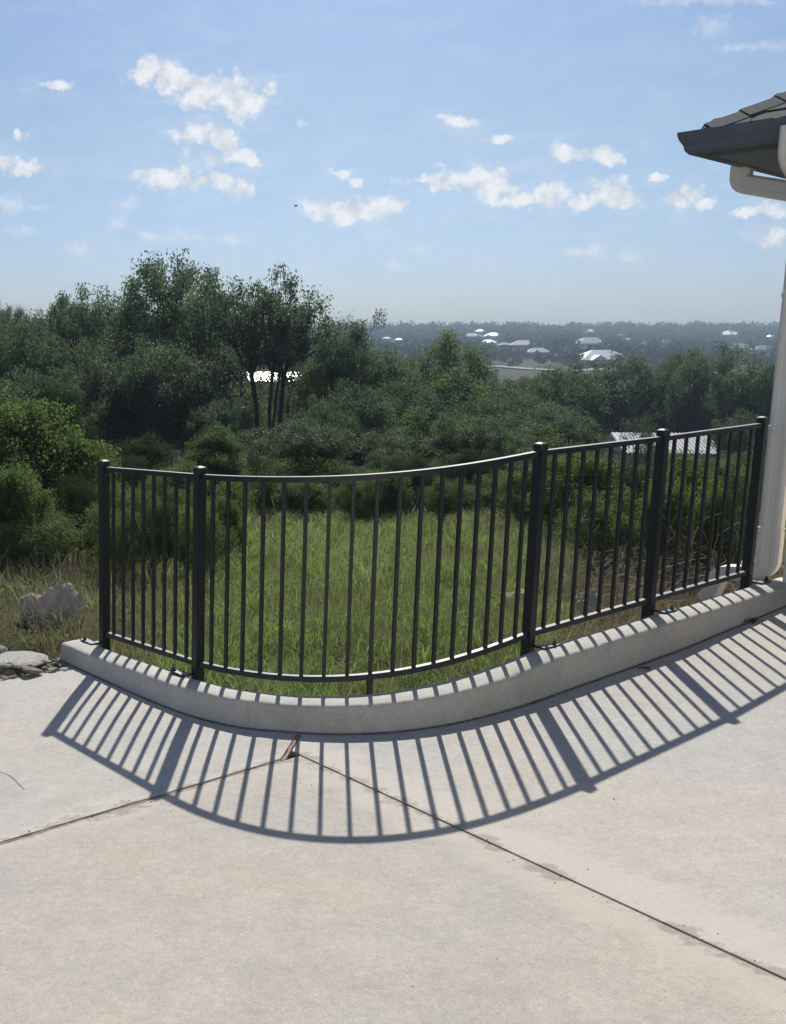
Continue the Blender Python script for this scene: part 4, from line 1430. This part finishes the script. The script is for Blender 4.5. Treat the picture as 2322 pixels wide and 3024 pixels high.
make_house('ranch_house', 'white corrugated metal roof among the oaks behind the right fence bays', 1945, 1292, 270, M['white_roof'], M['stone_wall'], -0.12, Y=54.0, hh=3.2, hip=False, wall_h=2.6, depth=0.95, ribs=26, pitch=0.36)
make_house('ranch_house', 'glaring pale roof half hidden by the forked oak', 835, 1072, 215, M['white_roof'], M['cream'], 0.05, Y=72.0, hh=3.9, hip=False, depth=0.6, ribs=22, pitch=0.38)
make_house('ranch_house', 'white roof edge showing through the leaves of the left oaks', 280, 982, 120, M['white_roof'], M['cream'], 0.0, Y=86.0, hh=3.9, hip=False, depth=0.6, ribs=12, pitch=0.38)
make_house('ranch_house', 'bits of white roof among the crowns at the right edge', 2155, 1080, 90, M['white_roof'], M['cream'], 0.1, Y=120.0, hh=3.6, hip=True, pitch=0.36)

# valley road
def build_road():
    pts = []
    for x, y in ((480, 250), (560, 257), (640, 263), (720, 268), (800, 272), (890, 268), (940, 262)):
        u, v = R5(x, y)
        Y = find_y(u, v, 0.0, 120)
        if Y is None: continue
        a, b = gn(u, v)
        pts.append(Vector((a * Y, Y, 0)))
    m = MB()
    rings = []
    for i, p in enumerate(pts):
        q = pts[min(i + 1, len(pts) - 1)]; r = pts[max(i - 1, 0)]
        t = (q - r).normalized()
        n = Vector((-t.y, t.x, 0))
        ring = []
        for s in (-3.2, 0.0, 3.2):
            w = p + n * s
            w.z = hT(w.x, w.y) + 0.35
            ring.append(w)
        rings.append(ring)
        u, v = project(p.x, p.y, hT(p.x, p.y))
        BOXES.append((u - 35, u + 35, v + 2, p.y))
    m.loft(rings, closed=False)
    o = m.build('valley_road', M['asphalt'], None, fix=False)
    tag(o, kind='structure')
build_road()

# ------------------------------------------------------------------ trees of the valley
VAL = [plant_mesh(51, 6.0, 3.0, 1.2, 80, 5200, 0.30, 0.42, 2, 7, 0.18, 'farleaf', 0.7, twig=0.03),
       plant_mesh(52, 6.0, 2.6, 0.9, 70, 4600, 0.30, 0.42, 2, 6, 0.16, 'farleaf', 0.7, twig=0.03),
       plant_mesh(53, 5.0, 2.8, 0.6, 75, 5000, 0.30, 0.42, 3, 7, 0.14, 'farleaf', 0.7, twig=0.03)]
def hides(u, vtop, hw, Y):
    for (u0, u1, vb, yb) in BOXES:
        if Y < yb and u + hw * 0.6 > u0 and u - hw * 0.6 < u1 and vtop < vb:
            return True
    return False
rv = random.Random(5)
nval = 0
tries = 0
while nval < 230 and tries < 6000:
    tries += 1
    Y = 62 + 290 * rv.random() ** 1.15
    az = rv.uniform(-0.16, 0.68)
    x = az * Y
    h, r = rv.uniform(4.5, 7.5), rv.uniform(2.4, 4.0)
    z = hT(x, Y)
    u, vt = project(x, Y, z + h)
    if hides(u, vt, r * F_PX / Y, Y):
        continue
    if vt < 960:
        continue
    k = rv.randrange(3)
    place(VAL[k], 'valley_tree', 'tree', 'round dark tree in the wooded valley between the near oaks and the far hill', (x, Y, z - 0.1), h, r, rv.uniform(0, 6.28), 'trees in the wooded valley')
    nval += 1

def build_far_wood():
    rng = np.random.default_rng(99)
    n = 10000
    Y = 340 + 1000 * rng.uniform(size=n) ** 0.9
    az = rng.uniform(-0.18, 0.70, size=n)
    # thicker on the skyline
    k = n // 5
    Y[:k] = rng.uniform(900, 1080, size=k)
    V, Fc, R = [], [], []
    off = 0
    for y, a in zip(Y, az):
        x = a * y
        h = rng.uniform(4.0, 8.5)
        r = rng.uniform(2.6, 5.5)
        z = hT(x, y)
        u, vt = project(x, y, z + h)
        if hides(u, vt, r * F_PX / y, y):
            continue
        m = 34
        if len(V) < k * 0.75 and len(V) % 2 == 0:
            h *= 1.5; r *= 1.5; m = 60
        d = rng.normal(size=(m, 3)); d /= np.linalg.norm(d, axis=1, keepdims=True)
        c = d * (rng.uniform(size=(m, 1)) ** 0.45) * np.array([r, r, h * 0.42]) + np.array([x, y, z + h * 0.58])
        v, f = leaf_quads(c, 1.9, rng, 0.2, 0.8)
        V.append(v); Fc.append(f + off); off += len(v)
        R.append(np.repeat(np.clip(rng.normal(0.4, 0.2) + rng.normal(0, 0.1, m), 0, 1), 4))
    me = raw_mesh('far_woodland', np.concatenate(V), np.concatenate(Fc), False, M['farleaf'], np.concatenate(R))
    tag(link('far_woodland', me), 'hazy far-off woodland covering the hill with the houses', 'woodland', None, 'stuff')
build_far_wood()

# ------------------------------------------------------------------ meadow grass
def blades(n, y_lo, y_hi, az_lo, az_hi, h_lo, h_hi, w0, seed, accept, bend=0.5):
    rng = np.random.default_rng(seed)
    Y = y_lo * (y_hi / y_lo) ** rng.uniform(size=n)
    az = rng.uniform(az_lo, az_hi, size=n)
    xy = np.stack([az * Y, Y], -1)
    d, _ = path_dist(xy)
    ok = (d < -0.03) | (Y > 8.5)
    e0, e1 = EDGE0, EDGE1
    left = (e1.x - e0.x) * (xy[:, 1] - e0.y) - (e1.y - e0.y) * (xy[:, 0] - e0.x)
    ok &= (left > 0.22) | (xy[:, 0] > -0.2)
    ok &= ~((xy[:, 0] - HC.x) * HA.x + (xy[:, 1] - HC.y) * HA.y > -0.05) | (((xy[:, 0] - HC.x) * HB.x + (xy[:, 1] - HC.y) * HB.y) < -0.35)
    xy = xy[ok]
    pat = np.array([lattice(p[0] * 0.8, p[1] * 0.8, 4) for p in xy])
    pat2 = np.array([lattice(p[0] * 2.6, p[1] * 2.6, 6) for p in xy])
    acc = accept(xy, pat, pat2)
    keep = rng.uniform(size=len(xy)) < acc
    xy, pat, pat2 = xy[keep], pat[keep], pat2[keep]
    m = len(xy)
    z = np.array([hT(p[0], p[1]) for p in xy]) - 0.02
    h = rng.uniform(h_lo, h_hi, size=m) * (1 + 0.5 * pat) * rng.uniform(0.6, 1.2, size=m)
    ang = rng.uniform(0, 2 * np.pi, size=m)
    dirv = np.stack([np.cos(ang), np.sin(ang), np.zeros(m)], -1)
    wd = np.stack([-np.sin(ang), np.cos(ang), np.zeros(m)], -1)
    ang2 = rng.uniform(0, 2 * np.pi, size=m)
    wd = np.stack([np.cos(ang2), np.sin(ang2), np.zeros(m)], -1)
    w = w0 * rng.uniform(0.6, 1.4, size=m) * np.maximum(1.0, xy[:, 1] / 8.0) ** 0.8
    b = bend * rng.uniform(0.2, 1.3, size=m) * h
    base = np.c_[xy, z]
    up = np.array([0, 0, 1.0])
    mid = base + up * (h * 0.6)[:, None] + dirv * (b * 0.35)[:, None]
    tip = base + up * (h * rng.uniform(0.75, 1.0, size=m))[:, None] + dirv * b[:, None]
    W_ = wd * w[:, None]
    v = np.stack([base - W_, base + W_, mid + W_ * 0.8, mid - W_ * 0.8, tip + W_ * 0.12, tip - W_ * 0.12], 1).reshape(-1, 3)
    i = (np.arange(m) * 6)[:, None]
    f = np.concatenate([i + np.array([[0, 1, 2, 3]]), i + np.array([[3, 2, 4, 5]])], 0)
    rn = np.clip(0.45 + 0.6 * pat + 0.45 * pat2 + rng.normal(0, 0.2, size=m), 0, 1)
    return v, f, np.repeat(rn, 6)
def acc_green(xy, p, p2):
    a = np.clip(0.65 + 1.1 * p + 0.9 * p2, 0.02, 1)
    az = xy[:, 0] / xy[:, 1]
    a *= np.where((az > 0.42) & (xy[:, 1] < 9.5), 0.15, 1)
    a *= np.where((az < 0.03) & (xy[:, 1] < 9), np.clip(0.12 + 1.5 * p2, 0.02, 1), 1)
    return a
v, f, r = blades(190000, 4.7, 24, -0.17, 0.68, 0.07, 0.23, 0.0024, 3, acc_green, 0.95)
tag(link('meadow_grass', raw_mesh('meadow_grass', v, f, False, M['grass'], r)), 'tall green meadow grass on the slope behind the fence', 'grass', None, 'stuff')
v, f, r = blades(52000, 4.8, 26, -0.17, 0.68, 0.12, 0.42, 0.0022, 8, lambda xy, p, p2: np.clip(0.35 - 0.9 * p + 0.5 * p2 + 0.35 * ((xy[:, 0] / xy[:, 1] > 0.34) | (xy[:, 0] / xy[:, 1] < 0.03)), 0, 1), 0.9)
tag(link('dry_grass', raw_mesh('dry_grass', v, f, False, M['dry'], r)), 'thin dry straw-coloured grass among the green meadow', 'grass', None, 'stuff')
def tufts():
    rng = np.random.default_rng(77)
    V, Fc, R = [], [], []
    k = 0
    n = 0
    while n < 420:
        Y = 4.9 * (15 / 4.9) ** rng.uniform()
        az = rng.uniform(0.05, 0.43)
        x = az * Y
        d, _ = path_dist(np.array([[x, Y]]))
        if Y < 8.5 and d[0] > -0.10:
            continue
        n += 1
        m = int(rng.integers(25, 70))
        hh = rng.uniform(0.14, 0.36)
        sp = rng.uniform(0.02, 0.06)
        tone = np.clip(rng.normal(0.5, 0.28), 0, 1)
        base = np.c_[x + rng.normal(0, sp, m), Y + rng.normal(0, sp, m), np.full(m, hT(x, Y) - 0.02)]
        a = rng.uniform(0, 2 * np.pi, m)
        dv = np.stack([np.cos(a), np.sin(a), 0 * a], -1)
        h = hh * rng.uniform(0.5, 1.1, m)
        b = h * rng.uniform(0.3, 1.1, m)
        a2 = rng.uniform(0, 2 * np.pi, m)
        wv = np.stack([np.cos(a2), np.sin(a2), 0 * a2], -1) * (0.0028 * max(1.0, Y / 8)) 
        up = np.array([0, 0, 1.0])
        mid = base + up * (h * 0.65)[:, None] + dv * (b * 0.3)[:, None]
        tip = base + up * (h * 0.85)[:, None] + dv * b[:, None]
        v = np.stack([base - wv, base + wv, mid + wv * 0.8, mid - wv * 0.8, tip + wv * 0.15, tip - wv * 0.15], 1).reshape(-1, 3)
        i = (np.arange(m) * 6)[:, None] + k
        Fc.append(np.concatenate([i + np.array([[0, 1, 2, 3]]), i + np.array([[3, 2, 4, 5]])], 0))
        V.append(v); k += len(v)
        R.append(np.repeat(np.clip(tone + rng.normal(0, 0.15, m), 0, 1), 6))
    tag(link('grass_tufts', raw_mesh('grass_tufts', np.concatenate(V), np.concatenate(Fc), False, M['tuft'], np.concatenate(R))), 'taller arching grass tufts standing out of the meadow', 'grass', None, 'stuff')
tufts()
def build_weeds():
    rng = np.random.default_rng(17)
    n = 16000
    Y = 4.8 * (12 / 4.8) ** rng.uniform(size=n)
    az = rng.uniform(-0.17, 0.68, size=n)
    xy = np.stack([az * Y, Y], -1)
    d, _ = path_dist(xy)
    left = (EDGE1.x - EDGE0.x) * (xy[:, 1] - EDGE0.y) - (EDGE1.y - EDGE0.y) * (xy[:, 0] - EDGE0.x)
    ok = ((d < -0.04) | (Y > 8.5)) & ((left > 0.3) | (xy[:, 0] > -0.2))
    xy = xy[ok]
    pat = np.array([lattice(p[0] * 2.2, p[1] * 2.2, 11) for p in xy])
    xy = xy[rng.uniform(size=len(xy)) < np.clip(0.35 + 2.2 * pat, 0, 1)]
    c = np.c_[xy, np.array([hT(*p) for p in xy]) + rng.uniform(0.0, 0.12, size=len(xy))]
    v, f = leaf_quads(c, 0.035, rng, 0.1, 0.6)
    tag(link('ground_weeds', raw_mesh('ground_weeds', v, f, False, M['bush'], np.repeat(rng.uniform(size=len(c)), 4))), 'low broadleaf weeds between the grass along the curb', 'weeds', None, 'stuff')
build_weeds()

# ------------------------------------------------------------------ dry brush
def brush(name, label, cx, cy, rx, ry, n, hmax, seed, mat='twig', rad=0.0035):
    rng = np.random.default_rng(seed)
    segs = []
    z0 = hT(cx, cy)
    for _ in range(n):
        x, y = cx + rng.uniform(-rx, rx), cy + rng.uniform(-ry, ry)
        p = np.array([x - cx, y - cy, hT(x, y) - z0 - 0.03])
        a = rng.uniform(0, 2 * np.pi)
        el = rng.uniform(0.2, 1.4)
        d = np.array([np.cos(a) * np.cos(el), np.sin(a) * np.cos(el), np.sin(el)])
        L = rng.uniform(0.25, 1.0) * hmax
        r = rad * rng.uniform(0.4, 1.2)
        k = 6
        for j in range(k):
            q = p + d * L / k
            if q[2] < -0.05: q[2] = 0.0
            r2 = r * 0.85
            segs.append((*p, *q, r, r2))
            if j in (2, 3) and rng.uniform() < 0.6:
                b = d + rng.normal(size=3) * 0.6
                segs.append((*q, *(q + b * L * 0.16), r2 * 0.7, r2 * 0.3))
            p, r = q, r2
            d = d + rng.normal(size=3) * 0.28 - np.array([0, 0, 0.10])
            d /= np.linalg.norm(d)
    v, f = tubes(np.array(segs), 3)
    o = link(name, raw_mesh(name, v, f, True, M[mat]))
    o.location = (cx, cy, z0)
    tag(o, label, 'brush', None, 'stuff')
brush('dry_brush', 'tangle of dry grey twigs behind the two straight fence bays', 4.05, 7.55, 1.05, 0.55, 460, 1.0, 4)
brush('dry_brush', 'thin dry stems at the foot of the bushes left of the first post', -0.55, 8.6, 1.0, 0.7, 110, 0.7, 6, rad=0.0028)
brush('dry_brush', 'patch of dead stems lying in the grass below the middle pickets', 1.75, 6.3, 0.32, 0.25, 70, 0.35, 7, rad=0.0025)

# ------------------------------------------------------------------ rocks
def rock_mesh(seed, sub=4, jag=0.35, flat=0.0):
    bm = bmesh.new()
    bmesh.ops.create_icosphere(bm, subdivisions=sub, radius=1.0)
    o = Vector((seed * 3.1, seed * 1.7, seed * 0.9))
    r_ = random.Random(seed)
    planes = []
    for _ in range(16):
        n_ = Vector((r_.gauss(0, 1), r_.gauss(0, 1), r_.gauss(0, 1))).normalized()
        planes.append((n_, r_.uniform(0.62, 0.92)))
    for v in bm.verts:
        p = v.co.copy()
        for n_, d_ in planes:
            k_ = p.dot(n_) - d_
            if k_ > 0:
                p -= n_ * k_
        n1 = mnoise.noise(p * 1.1 + o)
        n2 = mnoise.noise(p * 2.6 + o * 2)
        n3 = 1.0 - 2.2 * abs(mnoise.noise(p * 5.5 + o * 3))
        cell = mnoise.voronoi(p * 1.6 + o)[0][0]
        v.co = p * (1.12 + jag * 0.7 * n1 + jag * 0.45 * n2 + jag * 0.30 * n3 + jag * 0.5 * (cell - 0.4))
    me = bpy.data.meshes.new('stone')
    bm.to_mesh(me)
    bm.free()
    return me
def hull_mesh(seed):
    r = random.Random(seed)
    bm = bmesh.new()
    for i in range(15):
        v = Vector((r.gauss(0, 1), r.gauss(0, 1), r.gauss(0, 1))).normalized()
        bm.verts.new(Vector((v.x * r.uniform(0.75, 1.05), v.y * r.uniform(0.75, 1.05), v.z * r.uniform(0.7, 1.0))))
    res = bmesh.ops.convex_hull(bm, input=bm.verts[:])
    bmesh.ops.delete(bm, geom=[v for v in bm.verts if not v.link_faces], context='VERTS')
    bmesh.ops.bevel(bm, geom=bm.edges[:], offset=0.07, segments=1, affect='EDGES', clamp_overlap=True)
    me = bpy.data.meshes.new('stone')
    bm.to_mesh(me)
    bm.free()
    return me
def rock(name, label, cat, u, v, w, h, mat, seed, zplane=None, Y=None, group=None, sub=3, jag=0.3, depth=None):
    """rock whose middle shows at pixel (u, v), w x h pixels"""
    a, b = gn(u, v + h * 0.35)
    if Y is None:
        z = zplane
        Y = (CAM_Z - z) / -b
    x = a * Y
    sw, sh = w * Y / F_PX / 2, h * Y / F_PX / 2
    z = CAM_Z + gn(u, v)[1] * Y
    me = hull_mesh(seed) if sub <= 3 else rock_mesh(seed, sub, jag)
    me.materials.append(M[mat])
    o = link(name, me)
    o.location = (x, Y, z)
    o.scale = (sw, (depth if depth else max(sw, sh) * 0.8), sh * 1.15)
    tag(o, label, cat, group)
    return o
def gplane(u, v):
    a, b = gn(u, v)
    Y = 5.0
    while Y < 30 and CAM_Z + b * Y > hT(a * Y, Y):
        Y += 0.03
    return Y
rock('boulder', 'large craggy limestone boulder left of the first fence post', 'boulder', 188, 1800, 130, 125, 'boulder', 3, Y=gplane(188, 1848), sub=5, jag=0.38)
rock('boulder', 'smaller craggy boulder touching the large one on its left', 'boulder', 105, 1800, 95, 95, 'boulder', 8, Y=gplane(105, 1838), sub=5, jag=0.38)
rock('boulder', 'long tan boulder behind the pickets left of the third post', 'boulder', 1545, 1776, 130, 52, 'boulder', 12, Y=gplane(1545, 1795), sub=4)
rock('boulder', 'upright tan boulder between the third and fourth posts', 'boulder', 1740, 1785, 70, 85, 'boulder', 15, Y=gplane(1740, 1825), sub=4)
rock('field_stone', 'flat pale stone lying at the top of the meadow', 'stone', 1010, 1583, 62, 16, 'limestone', 5, Y=gplane(1010, 1590), sub=3)
rock('limestone_slab', 'long white limestone slab edging the gravel at the left', 'stone', 58, 1946, 150, 26, 'limestone', 21, zplane=-0.12, sub=4, jag=0.16, depth=0.15)
rock('limestone_slab', 'white limestone block cut by the left edge of the picture', 'stone', -4, 1924, 44, 40, 'limestone', 22, zplane=-0.13, sub=4, jag=0.25)
rock('limestone_slab', 'small white stone at the right end of the long slab', 'stone', 137, 1953, 36, 11, 'limestone', 23, zplane=-0.11, sub=3, jag=0.2)
rock('rubble_stone', 'biggest angular dark stone on the patio edge', 'stone', 96, 1979, 78, 32, 'rubble', 24, zplane=-0.125, sub=3, jag=0.3)
rock('rubble_stone', 'tapered cream stone lying on the patio edge right of the big dark stone', 'stone', 157, 1977, 38, 14, 'limestone', 25, zplane=-0.125, sub=3, jag=0.2)
rr = random.Random(3)
for i, (u, v, w, h, mt) in enumerate([(30, 1963, 62, 24, 'rubble2'), (6, 1961, 32, 20, 'rubble2'), (10, 1979, 28, 16, 'rubble2'), (30, 1987, 46, 20, 'rubble2'), (56, 1973, 26, 15, 'rubble'), (12, 2001, 28, 11, 'rubble2'), (40, 1998, 32, 10, 'rubble'), (60, 1995, 22, 9, 'rubble2'),
                                      (105, 1960, 50, 18, 'rubble'), (125, 1960, 42, 14, 'rubble'), (160, 1953, 24, 11, 'rubble'), (178, 1954, 22, 11, 'rubble'), (192, 1951, 22, 11, 'rubble'), (180, 1965, 22, 9, 'rubble2'), (168, 1961, 20, 9, 'rubble'), (195, 1964, 16, 9, 'rubble'), (141, 1968, 24, 10, 'rubble'),
                                      (188, 1944, 18, 9, 'rubble'), (75, 1962, 30, 13, 'rubble'), (-20, 1990, 40, 20, 'rubble2'), (-25, 1966, 40, 20, 'rubble'), (150, 1962, 18, 8, 'rubble2'), (172, 1947, 18, 8, 'rubble'), (45, 1976, 20, 12, 'rubble')]):
    rock('rubble_stone', 'small angular stone in the heap along the left patio edge', 'stone', u, v, w * 1.1, h * 1.15, mt, 40 + i, zplane=-0.14 - 0.02 * rr.random(), group='small stones heaped along the patio edge', sub=2, jag=0.32)

for i in range(46):
    t = rr.random()
    e = EDGE1.lerp(EDGE0, t * 1.25)
    nn = Vector((-(EDGE1 - EDGE0).y, (EDGE1 - EDGE0).x, 0)).normalized()
    p = e + nn * rr.uniform(0.01, 0.22)
    me = hull_mesh(200 + i)
    me.materials.append(M[rr.choice(['rubble', 'rubble', 'rubble2', 'limestone'])])
    o = link('rubble_stone', me)
    r = rr.uniform(0.014, 0.034)
    o.location = (p.x, p.y, floor_z(p.x, p.y) - 0.015 + rr.uniform(-0.01, 0.012))
    o.scale = (r * 1.2, r, r * 0.8)
    o.rotation_euler = (rr.uniform(-0.4, 0.4), rr.uniform(-0.4, 0.4), rr.uniform(0, 6.28))
    tag(o, 'small angular stone in the heap along the left patio edge', 'stone', 'small stones heaped along the patio edge')

# ------------------------------------------------------------------ small things on the paving
def litter():
    rng = np.random.default_rng(2)
    c0 = Wp(3.164, 5.139, 0)
    o0 = Vector((c0.x, c0.y, floor_z(c0.x, c0.y)))
    c = np.c_[rng.normal(0, 0.045, 90), rng.normal(0, 0.022, 90), np.abs(rng.normal(0.004, 0.006, 90)) + 0.004]
    v, f = leaf_quads(c, 0.024, rng, -0.5, 0.5)
    o = link('leaf_litter', raw_mesh('leaf_litter', v, f, False, M['litter'], np.repeat(rng.uniform(size=90), 4)))
    o.location = o0
    tag(o, 'small heap of dead leaves at the foot of the curb near the house', 'leaves', None, 'stuff')
    a, b = Wp(2.305, 4.492, 0), Wp(2.352, 4.470, 0)
    a.z, b.z = floor_z(a.x, a.y) + 0.006, floor_z(b.x, b.y) + 0.008
    m = MB()
    mid = (a + b) / 2 + Vector((0, 0.006, 0.003))
    m.cyl(a, mid, 0.003, 0.005, 7); m.cyl(mid, b, 0.005, 0.0035, 7)
    c1 = mid.lerp(b, 0.3)
    m.cyl(c1, c1 + Vector((0.012, -0.010, 0.008)), 0.003, 0.0015, 6)
    o = m.build('fallen_twig', simple('dark_twig', (0.05, 0.04, 0.035), 0.9), None, smooth=True)
    tag(o, 'short dark twig lying on the paving among the picket shadows', 'twig')
litter()
def grit():
    rng = np.random.default_rng(12)
    V, Fc = [], []
    tet = np.array([(1, 1, 1), (-1, -1, 1), (-1, 1, -1), (1, -1, -1)], float)
    tf = np.array([(0, 1, 2), (0, 3, 1), (0, 2, 3), (1, 3, 2)])
    k = 0
    dr = (JR1 - JRM)
    dl = (JL1 - JL0)
    for i in range(260):
        if i < 70:
            p = JRM + dr * rng.uniform(0, 1.1) + Vector((rng.normal(0, 0.03), rng.normal(0, 0.03), 0))
        elif i < 120:
            p = JL0 + dl * rng.uniform(-0.1, 1.0) + Vector((rng.normal(0, 0.03), rng.normal(0, 0.03), 0))
        elif i < 220:
            q, t = path_at(float(rng.uniform(0.1, PATH_L[-1] - 0.1)))
            p = q + Vector((t.y, -t.x, 0)) * (KERB_OFF + KERB_W + 0.04 + abs(rng.normal(0, 0.05)))
        else:
            p = Vector((rng.uniform(-0.6, 3.0), rng.uniform(1.8, 4.5), 0))
        r = rng.uniform(0.0006, 0.0017) * (1.8 if rng.uniform() < 0.06 else 1)
        z = floor_z(p.x, p.y) + r * 0.5
        m_ = tet @ np.linalg.qr(rng.normal(size=(3, 3)))[0].T * r * np.array([1.3, 1, 0.8])
        V.append(m_ + np.array([p.x, p.y, z])); Fc.append(tf + k); k += 4
    o = link('scattered_grit', raw_mesh('scattered_grit', np.concatenate(V), np.concatenate(Fc), False, M['litter'], RNG.uniform(size=k)))
    tag(o, 'dark grit and crumbs scattered over the paving and along the joints', 'grit', None, 'stuff')
grit()
def soil():
    rings = []
    for s_ in np.arange(0.05, PATH_L[-1] - 0.05, 0.012):
        q, t = path_at(float(s_))
        sd = Vector((t.y, -t.x, 0))
        w = 0.002 + 0.016 * max(0.0, lattice(s_ * 3.1, 21.0) + 0.25) * (0.6 + 0.8 * abs(lattice(s_ * 23.0, 4.0)))
        a = q + sd * (KERB_OFF + KERB_W + 0.026)
        b = a + sd * (0.008 + w)
        rings.append([Vector((a.x, a.y, floor_z(a.x, a.y) + 0.006)), Vector((b.x, b.y, floor_z(b.x, b.y) + 0.0012))])
    o = MB().loft(rings, closed=False).build('soil_line', M['soil'], None)
    tag(o, 'line of washed-in soil along the foot of the curb', 'soil', None, 'stuff')
soil()
def crack():
    px = [(0, 2280), (22, 2288), (40, 2300), (55, 2316), (72, 2332)]
    pts = []
    for u, v in px:
        x, y, z = ray(u, v)
        t = FA / (z - FB * x - FC * y)
        p = Wp(x * t, y * t, 0); p.z = floor_z(p.x, p.y) + 0.0012
        pts.append(p)
    m = MB()
    rings = []
    for i, p in enumerate(pts):
        q = pts[min(i + 1, len(pts) - 1)]; r = pts[max(i - 1, 0)]
        n = Vector((-(q - r).y, (q - r).x, 0)).normalized()
        w = 0.0012
        rings.append([p - n * w, p + n * w])
    m.loft(rings, closed=False)
    m.build('hairline_crack', M['bed'], patio)
crack()

def bird():
    p = at(874, 608, 60)
    m = MB()
    rings = []
    for t, r in ((-0.11, 0.006), (-0.06, 0.028), (0.0, 0.034), (0.06, 0.024), (0.09, 0.016), (0.115, 0.003)):
        rings.append([Vector((t, math.cos(a) * r, math.sin(a) * r)) for a in [k * math.pi / 4 for k in range(8)]])
    b = m.loft(rings)
    o = b.build('bird', simple('bird_feather', (0.02, 0.02, 0.022), 0.8), None, smooth=True)
    o.location = p
    for s in (-1, 1):
        w = MB().loft([[Vector((0.05, s * 0.02, 0.01)), Vector((-0.04, s * 0.02, 0.01)), Vector((-0.04, s * 0.02, 0.004)), Vector((0.05, s * 0.02, 0.004))],
                       [Vector((0.035, s * 0.12, 0.055)), Vector((-0.05, s * 0.12, 0.05)), Vector((-0.05, s * 0.12, 0.046)), Vector((0.035, s * 0.12, 0.05))],
                       [Vector((-0.03, s * 0.21, 0.03)), Vector((-0.06, s * 0.20, 0.03)), Vector((-0.06, s * 0.20, 0.028)), Vector((-0.03, s * 0.21, 0.028))]])
        w.build('wing', simple('bird_feather_wing', (0.02, 0.02, 0.022), 0.8), o)
    tag(o, 'small dark bird flying high in front of a low cloud', 'bird')
bird()

# ------------------------------------------------------------------ haze
def build_haze():
    m = bpy.data.materials.new('air_haze')
    m.use_nodes = True
    N = NT(m.node_tree)
    out = N.add('ShaderNodeOutputMaterial')
    pv = N.add('ShaderNodeVolumePrincipled')
    pv.inputs['Color'].default_value = (0.66, 0.84, 1.0, 1)
    pv.inputs['Density'].default_value = 0.00060
    pv.inputs['Anisotropy'].default_value = 0.1
    N.link(pv.outputs[0], out.inputs['Volume'])
    o = MB().box((150, 770, 2.0), (1700, 0, 0), (0, 870, 0), (0, 0, 24.0)).build('haze', m, None)
    tag(o, 'pale summer haze lying over the valley and the far hill', 'haze', None, 'stuff')
build_haze()
